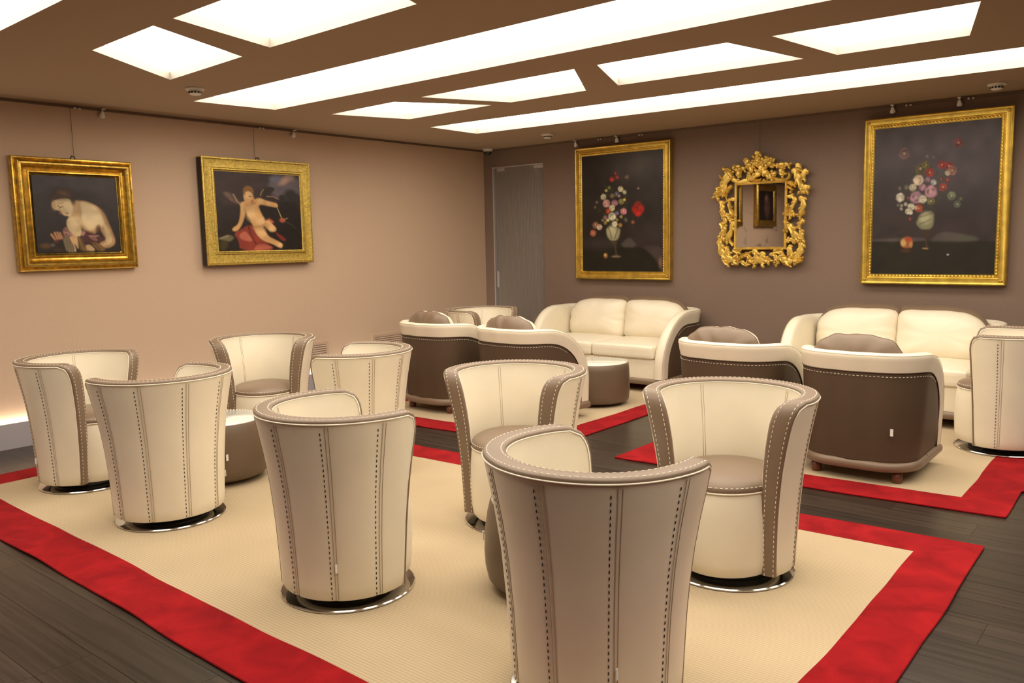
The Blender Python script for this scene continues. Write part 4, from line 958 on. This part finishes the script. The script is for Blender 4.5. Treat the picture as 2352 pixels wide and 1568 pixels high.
# ------------------------------------------------------------------ carved gilt mirror
MQ = [(395, 483), (945, 458), (960, 1205), (408, 1210)]     # glass corners in drawing units
MP = Paint(4, 4, MQ, (0, 0, 0), (0, 0, 0)); GW, GH = .455, .575
t5 = thing('carved_mirror', (3.405, -.050, 1.596), 0, 'carved gilt rococo mirror with openwork scrolls between the two flower paintings', 'mirror')
t5.rotation_euler[0] = .0
def mxy(x, y): u, v = MP.uv((x, y)); return (u-.5)*GW, (.5-v)*GH
obj('mirror_glass', [(-GW/2, -.012, -GH/2), (GW/2, -.012, -GH/2), (GW/2, -.012, GH/2), (-GW/2, -.012, GH/2)], [(0, 1, 2, 3)], 'mirror', t5)
slab('backboard', (-GW/2-.01, -.008, -GH/2-.01), (GW/2+.01, .01, GH/2+.01), 'frame_back', t5)
frame_sweep(GW+.045, GH+.045, [(0, -.005), (0, .018), (.006, .024), (.014, .018), (.018, .022), (.024, .013)], 'sight_edge', 'gold_bright', t5)
def scroll(pts, w0, w1, hgt=.024, base=.014, leaf=0):
    """carved acanthus stem: swept crescent section, tapering, with optional lobes"""
    P2 = [Vector((*mxy(*q), 0)) for q in pts]
    # Catmull-Rom resample
    Q = []; n = 5
    for i in range(len(P2)-1):
        p0 = P2[max(i-1, 0)]; p1 = P2[i]; p2 = P2[i+1]; p3 = P2[min(i+2, len(P2)-1)]
        for k in range(n):
            t_ = k/n; Q.append(.5*((2*p1)+(p2-p0)*t_+(2*p0-5*p1+4*p2-p3)*t_*t_+(3*p1-p0-3*p2+p3)*t_**3))
    Q.append(P2[-1]); L = len(Q); K = GW/550; rows = []; mb = MB()
    for i, q in enumerate(Q):
        f = i/(L-1); tg = (Q[min(i+1, L-1)]-Q[max(i-1, 0)]).normalized(); nn = Vector((-tg.y, tg.x, 0)); w = (w0+(w1-w0)*f)*K/2
        if leaf: w *= 1+.22*math.sin(f*leaf*2*PI)
        w *= min(1, .30+.70*(f/.18)**.6) if f < .18 else 1; w *= min(1, .06+.94*max(0, (1-f)/.30)**.7)
        r_ = []
        for k in range(7):
            ph = PI*k/6; dd = math.cos(ph); hh = math.sin(ph)*hgt*(.55+.45*math.sin(PI*min(1, .15+f*.85)))
            if k == 3: hh *= .55
            r_.append(Vector((q.x+nn.x*w*dd, -(base+hh), q.y+nn.y*w*dd)))
        r_ += [Vector((q.x-nn.x*w*.8, -base+.006, q.y-nn.y*w*.8)), Vector((q.x+nn.x*w*.8, -base+.006, q.y+nn.y*w*.8))]
        rows.append(r_)
    mb.grid(rows, True, True)
    # leaf lobes along one side
    if leaf:
        m_ = int(leaf)
        for j in range(m_):
            i = int((j+.6)/m_*(L-1)); q = Q[i]; tg = (Q[min(i+1, L-1)]-Q[max(i-1, 0)]).normalized()
            for sd in ((-1, 1) if j == m_-1 else ((-1)**j,)):
                nn = Vector((-tg.y, tg.x, 0))*sd; w = (w0+(w1-w0)*i/(L-1))*K
                a = q+nn*w*.25; b = q+nn*w*.62+tg*w*.62; c_ = (a+b)/2+nn*w*.10
                s1 = tg.cross(Vector((0, 0, 1)))
                rr = []
                for p_, ww, hh in ((a, .26, .85), (a.lerp(c_, .6), .29, .95), (c_.lerp(b, .4), .22, .85), (c_.lerp(b, .8), .10, .6), (b+(b-c_)*.1, .01, .35)):
                    d_ = (b-a).normalized(); m2 = Vector((-d_.y, d_.x, 0))
                    rr.append([Vector((p_.x+m2.x*w*ww*e, -(base+hgt*hh*g), p_.y+m2.y*w*ww*e)) for e, g in ((-1, .25), (-.5, .85), (0, 1), (.5, .85), (1, .25))])
                mb.grid(rr)
    o = mb.out('carved_scroll', 'gold_bright', t5); return autosmooth(o, 75)
SCR = [
 # left side, from top to bottom
 ([(262,300),(275,340),(262,400),(245,470),(230,560),(222,630)], 90, 62, 3), ([(215,290),(250,300),(290,330),(330,380),(345,410)], 46, 36, 2),
 ([(155,505),(175,540),(165,590),(150,630)], 52, 60, 3), ([(205,470),(215,540),(205,610)], 40, 40, 2), ([(185,360),(205,395),(240,430)], 22, 26, 0),
 ([(345,490),(310,510),(290,560),(262,610)], 40, 22, 2), ([(370,660),(335,640),(300,660),(262,655)], 44, 30, 2), ([(205,660),(225,720),(240,790),(262,860)], 56, 50, 3),
 ([(310,690),(320,740),(345,800),(372,860)], 40, 40, 2), ([(215,800),(240,850),(265,900),(250,990)], 44, 40, 2), ([(265,820),(300,840),(330,880),(350,900)], 52, 40, 2),
 ([(210,920),(235,950),(262,1010),(250,1060),(225,1110)], 54, 64, 3), ([(370,900),(345,960),(330,1040),(285,1110),(250,1160)], 44, 64, 2), ([(225,1020),(220,1080),(215,1170),(240,1230)], 48, 60, 3),
 ([(205,1110),(215,1180),(235,1260),(290,1320),(370,1360),(450,1345)], 60, 76, 3), ([(370,1190),(330,1130),(305,1120)], 34, 22, 2), ([(300,1190),(300,1250),(350,1300)], 44, 44, 2),
 ([(260,1340),(290,1390),(340,1410)], 44, 44, 2), ([(350,1400),(410,1400),(460,1360)], 40, 36, 3), ([(370,1240),(420,1260),(470,1265)], 50, 34, 3),
 # bottom
 ([(430,1370),(480,1320),(530,1290),(590,1290)], 46, 40, 3), ([(490,1360),(495,1400),(540,1410),(560,1390)], 44, 40, 2), ([(600,1250),(640,1270),(650,1330),(640,1390),(600,1400)], 60, 64, 2), ([(560,1370),(580,1350),(610,1360)], 50, 46, 2),
 ([(655,1290),(685,1330),(685,1390)], 26, 24, 0), ([(740,1260),(720,1310),(710,1370),(760,1400)], 58, 66, 2), ([(760,1360),(790,1355),(820,1385)], 50, 44, 2), ([(800,1290),(860,1300),(880,1340),(900,1390),(850,1420)], 44, 40, 3),
 ([(850,1270),(900,1260),(960,1255)], 44, 40, 3), ([(900,1320),(960,1350),(1030,1370),(1080,1340)], 70, 66, 3), ([(960,1390),(1010,1410),(1050,1415)], 36, 36, 2),
 # right side, bottom to top
 ([(1150,1150),(1150,1230),(1120,1310),(1070,1360)], 60, 76, 3), ([(1110,1380),(1150,1370),(1160,1320)], 40, 40, 2), ([(1000,1210),(1030,1240),(1040,1300)], 60, 46, 3), ([(1140,1000),(1150,1070),(1150,1150)], 44, 60, 3),
 ([(1010,930),(1040,1000),(1090,1080),(1120,1140)], 60, 66, 2), ([(985,1150),(1030,1120),(1080,1140)], 44, 40, 2), ([(1165,880),(1135,930),(1110,1000)], 44, 40, 3), ([(965,890),(985,950),(975,1040)], 44, 34, 2),
 ([(1110,620),(1150,680),(1150,750),(1130,820),(1095,860)], 60, 46, 3), ([(1170,780),(1150,820),(1120,850)], 30, 30, 2), ([(975,700),(985,760),(965,840)], 40, 36, 2), ([(975,620),(1040,630),(1060,680),(1020,760),(1000,830)], 44, 40, 3), ([(1040,790),(1030,820),(1000,850)], 60, 48, 2),
 ([(1025,310),(1065,350),(1095,430),(1130,520),(1135,610)], 74, 50, 3), ([(1170,310),(1145,370),(1130,440)], 52, 50, 3), ([(1180,490),(1175,530),(1170,580)], 60, 50, 3), ([(985,450),(1020,480),(1070,490)], 44, 34, 2), ([(1085,240),(1075,290),(1100,350)], 60, 50, 2), ([(960,530),(1000,520),(1040,560)], 30, 24, 2), ([(1005,580),(1030,560)], 30, 26, 0),
 # top
 ([(325,400),(370,430),(440,450),(500,430),(540,420)], 44, 50, 2), ([(540,420),(600,390),(640,350),(640,310)], 52, 60, 2), ([(420,400),(425,350),(400,310),(350,300)], 56, 50, 3), ([(330,290),(390,270),(450,290),(490,300)], 40, 44, 3),
 ([(540,330),(530,370),(560,410)], 44, 44, 2), ([(470,200),(500,210),(540,240),(580,270)], 40, 90, 3), ([(520,270),(560,300)], 70, 44, 2), ([(560,200),(590,230),(600,270)], 44, 50, 2),
 ([(620,95),(630,140),(635,190),(650,240)], 62, 50, 2), ([(560,145),(600,180)], 30, 30, 0), ([(690,170),(680,210),(670,260)], 40, 44, 2), ([(800,180),(770,190),(740,200),(700,260)], 50, 66, 3), ([(720,230),(770,240),(810,230)], 66, 54, 3), ([(660,260),(680,310),(720,350)], 60, 50, 2),
 ([(710,310),(730,360),(780,390),(830,410)], 60, 50, 2), ([(810,330),(805,370),(780,420)], 44, 60, 3), ([(800,400),(880,430),(950,430),(990,400),(990,360),(965,350)], 44, 26, 0), ([(905,300),(905,350),(940,385)], 54, 44, 2), ([(840,290),(880,260),(940,250),(1000,270)], 44, 44, 3), ([(860,270),(900,290),(930,280)], 36, 36, 2),
 ([(590,440),(640,430),(680,430)], 26, 26, 3), ([(690,430),(740,445)], 26, 24, 2), ([(650,300),(665,340),(690,300)], 40, 34, 0),
]
for i, (pts, a, b, lf) in enumerate(SCR): scroll(pts, a*1.18, b*1.18, .020+.006*((i*7) % 3), .008+.004*(i % 3), lf)
for x, y, r_ in ((540,250,36),(770,235,34),(590,1375,26),(775,1375,26),(315,690,18),(1045,795,22),(540,350,20),(800,330,18),(160,560,26)):
    u, v = mxy(x, y); K = GW/550
    o = autosmooth(MB().lathe([(r_*K, 0), (r_*K*.9, r_*K*.45), (r_*K*.5, r_*K*.8), (.0005, r_*K*.9)], 12).out('carved_rosette', 'gold_bright', t5), 40); o.location = (u, -.028, v); o.rotation_euler = (PI/2, 0, 0)
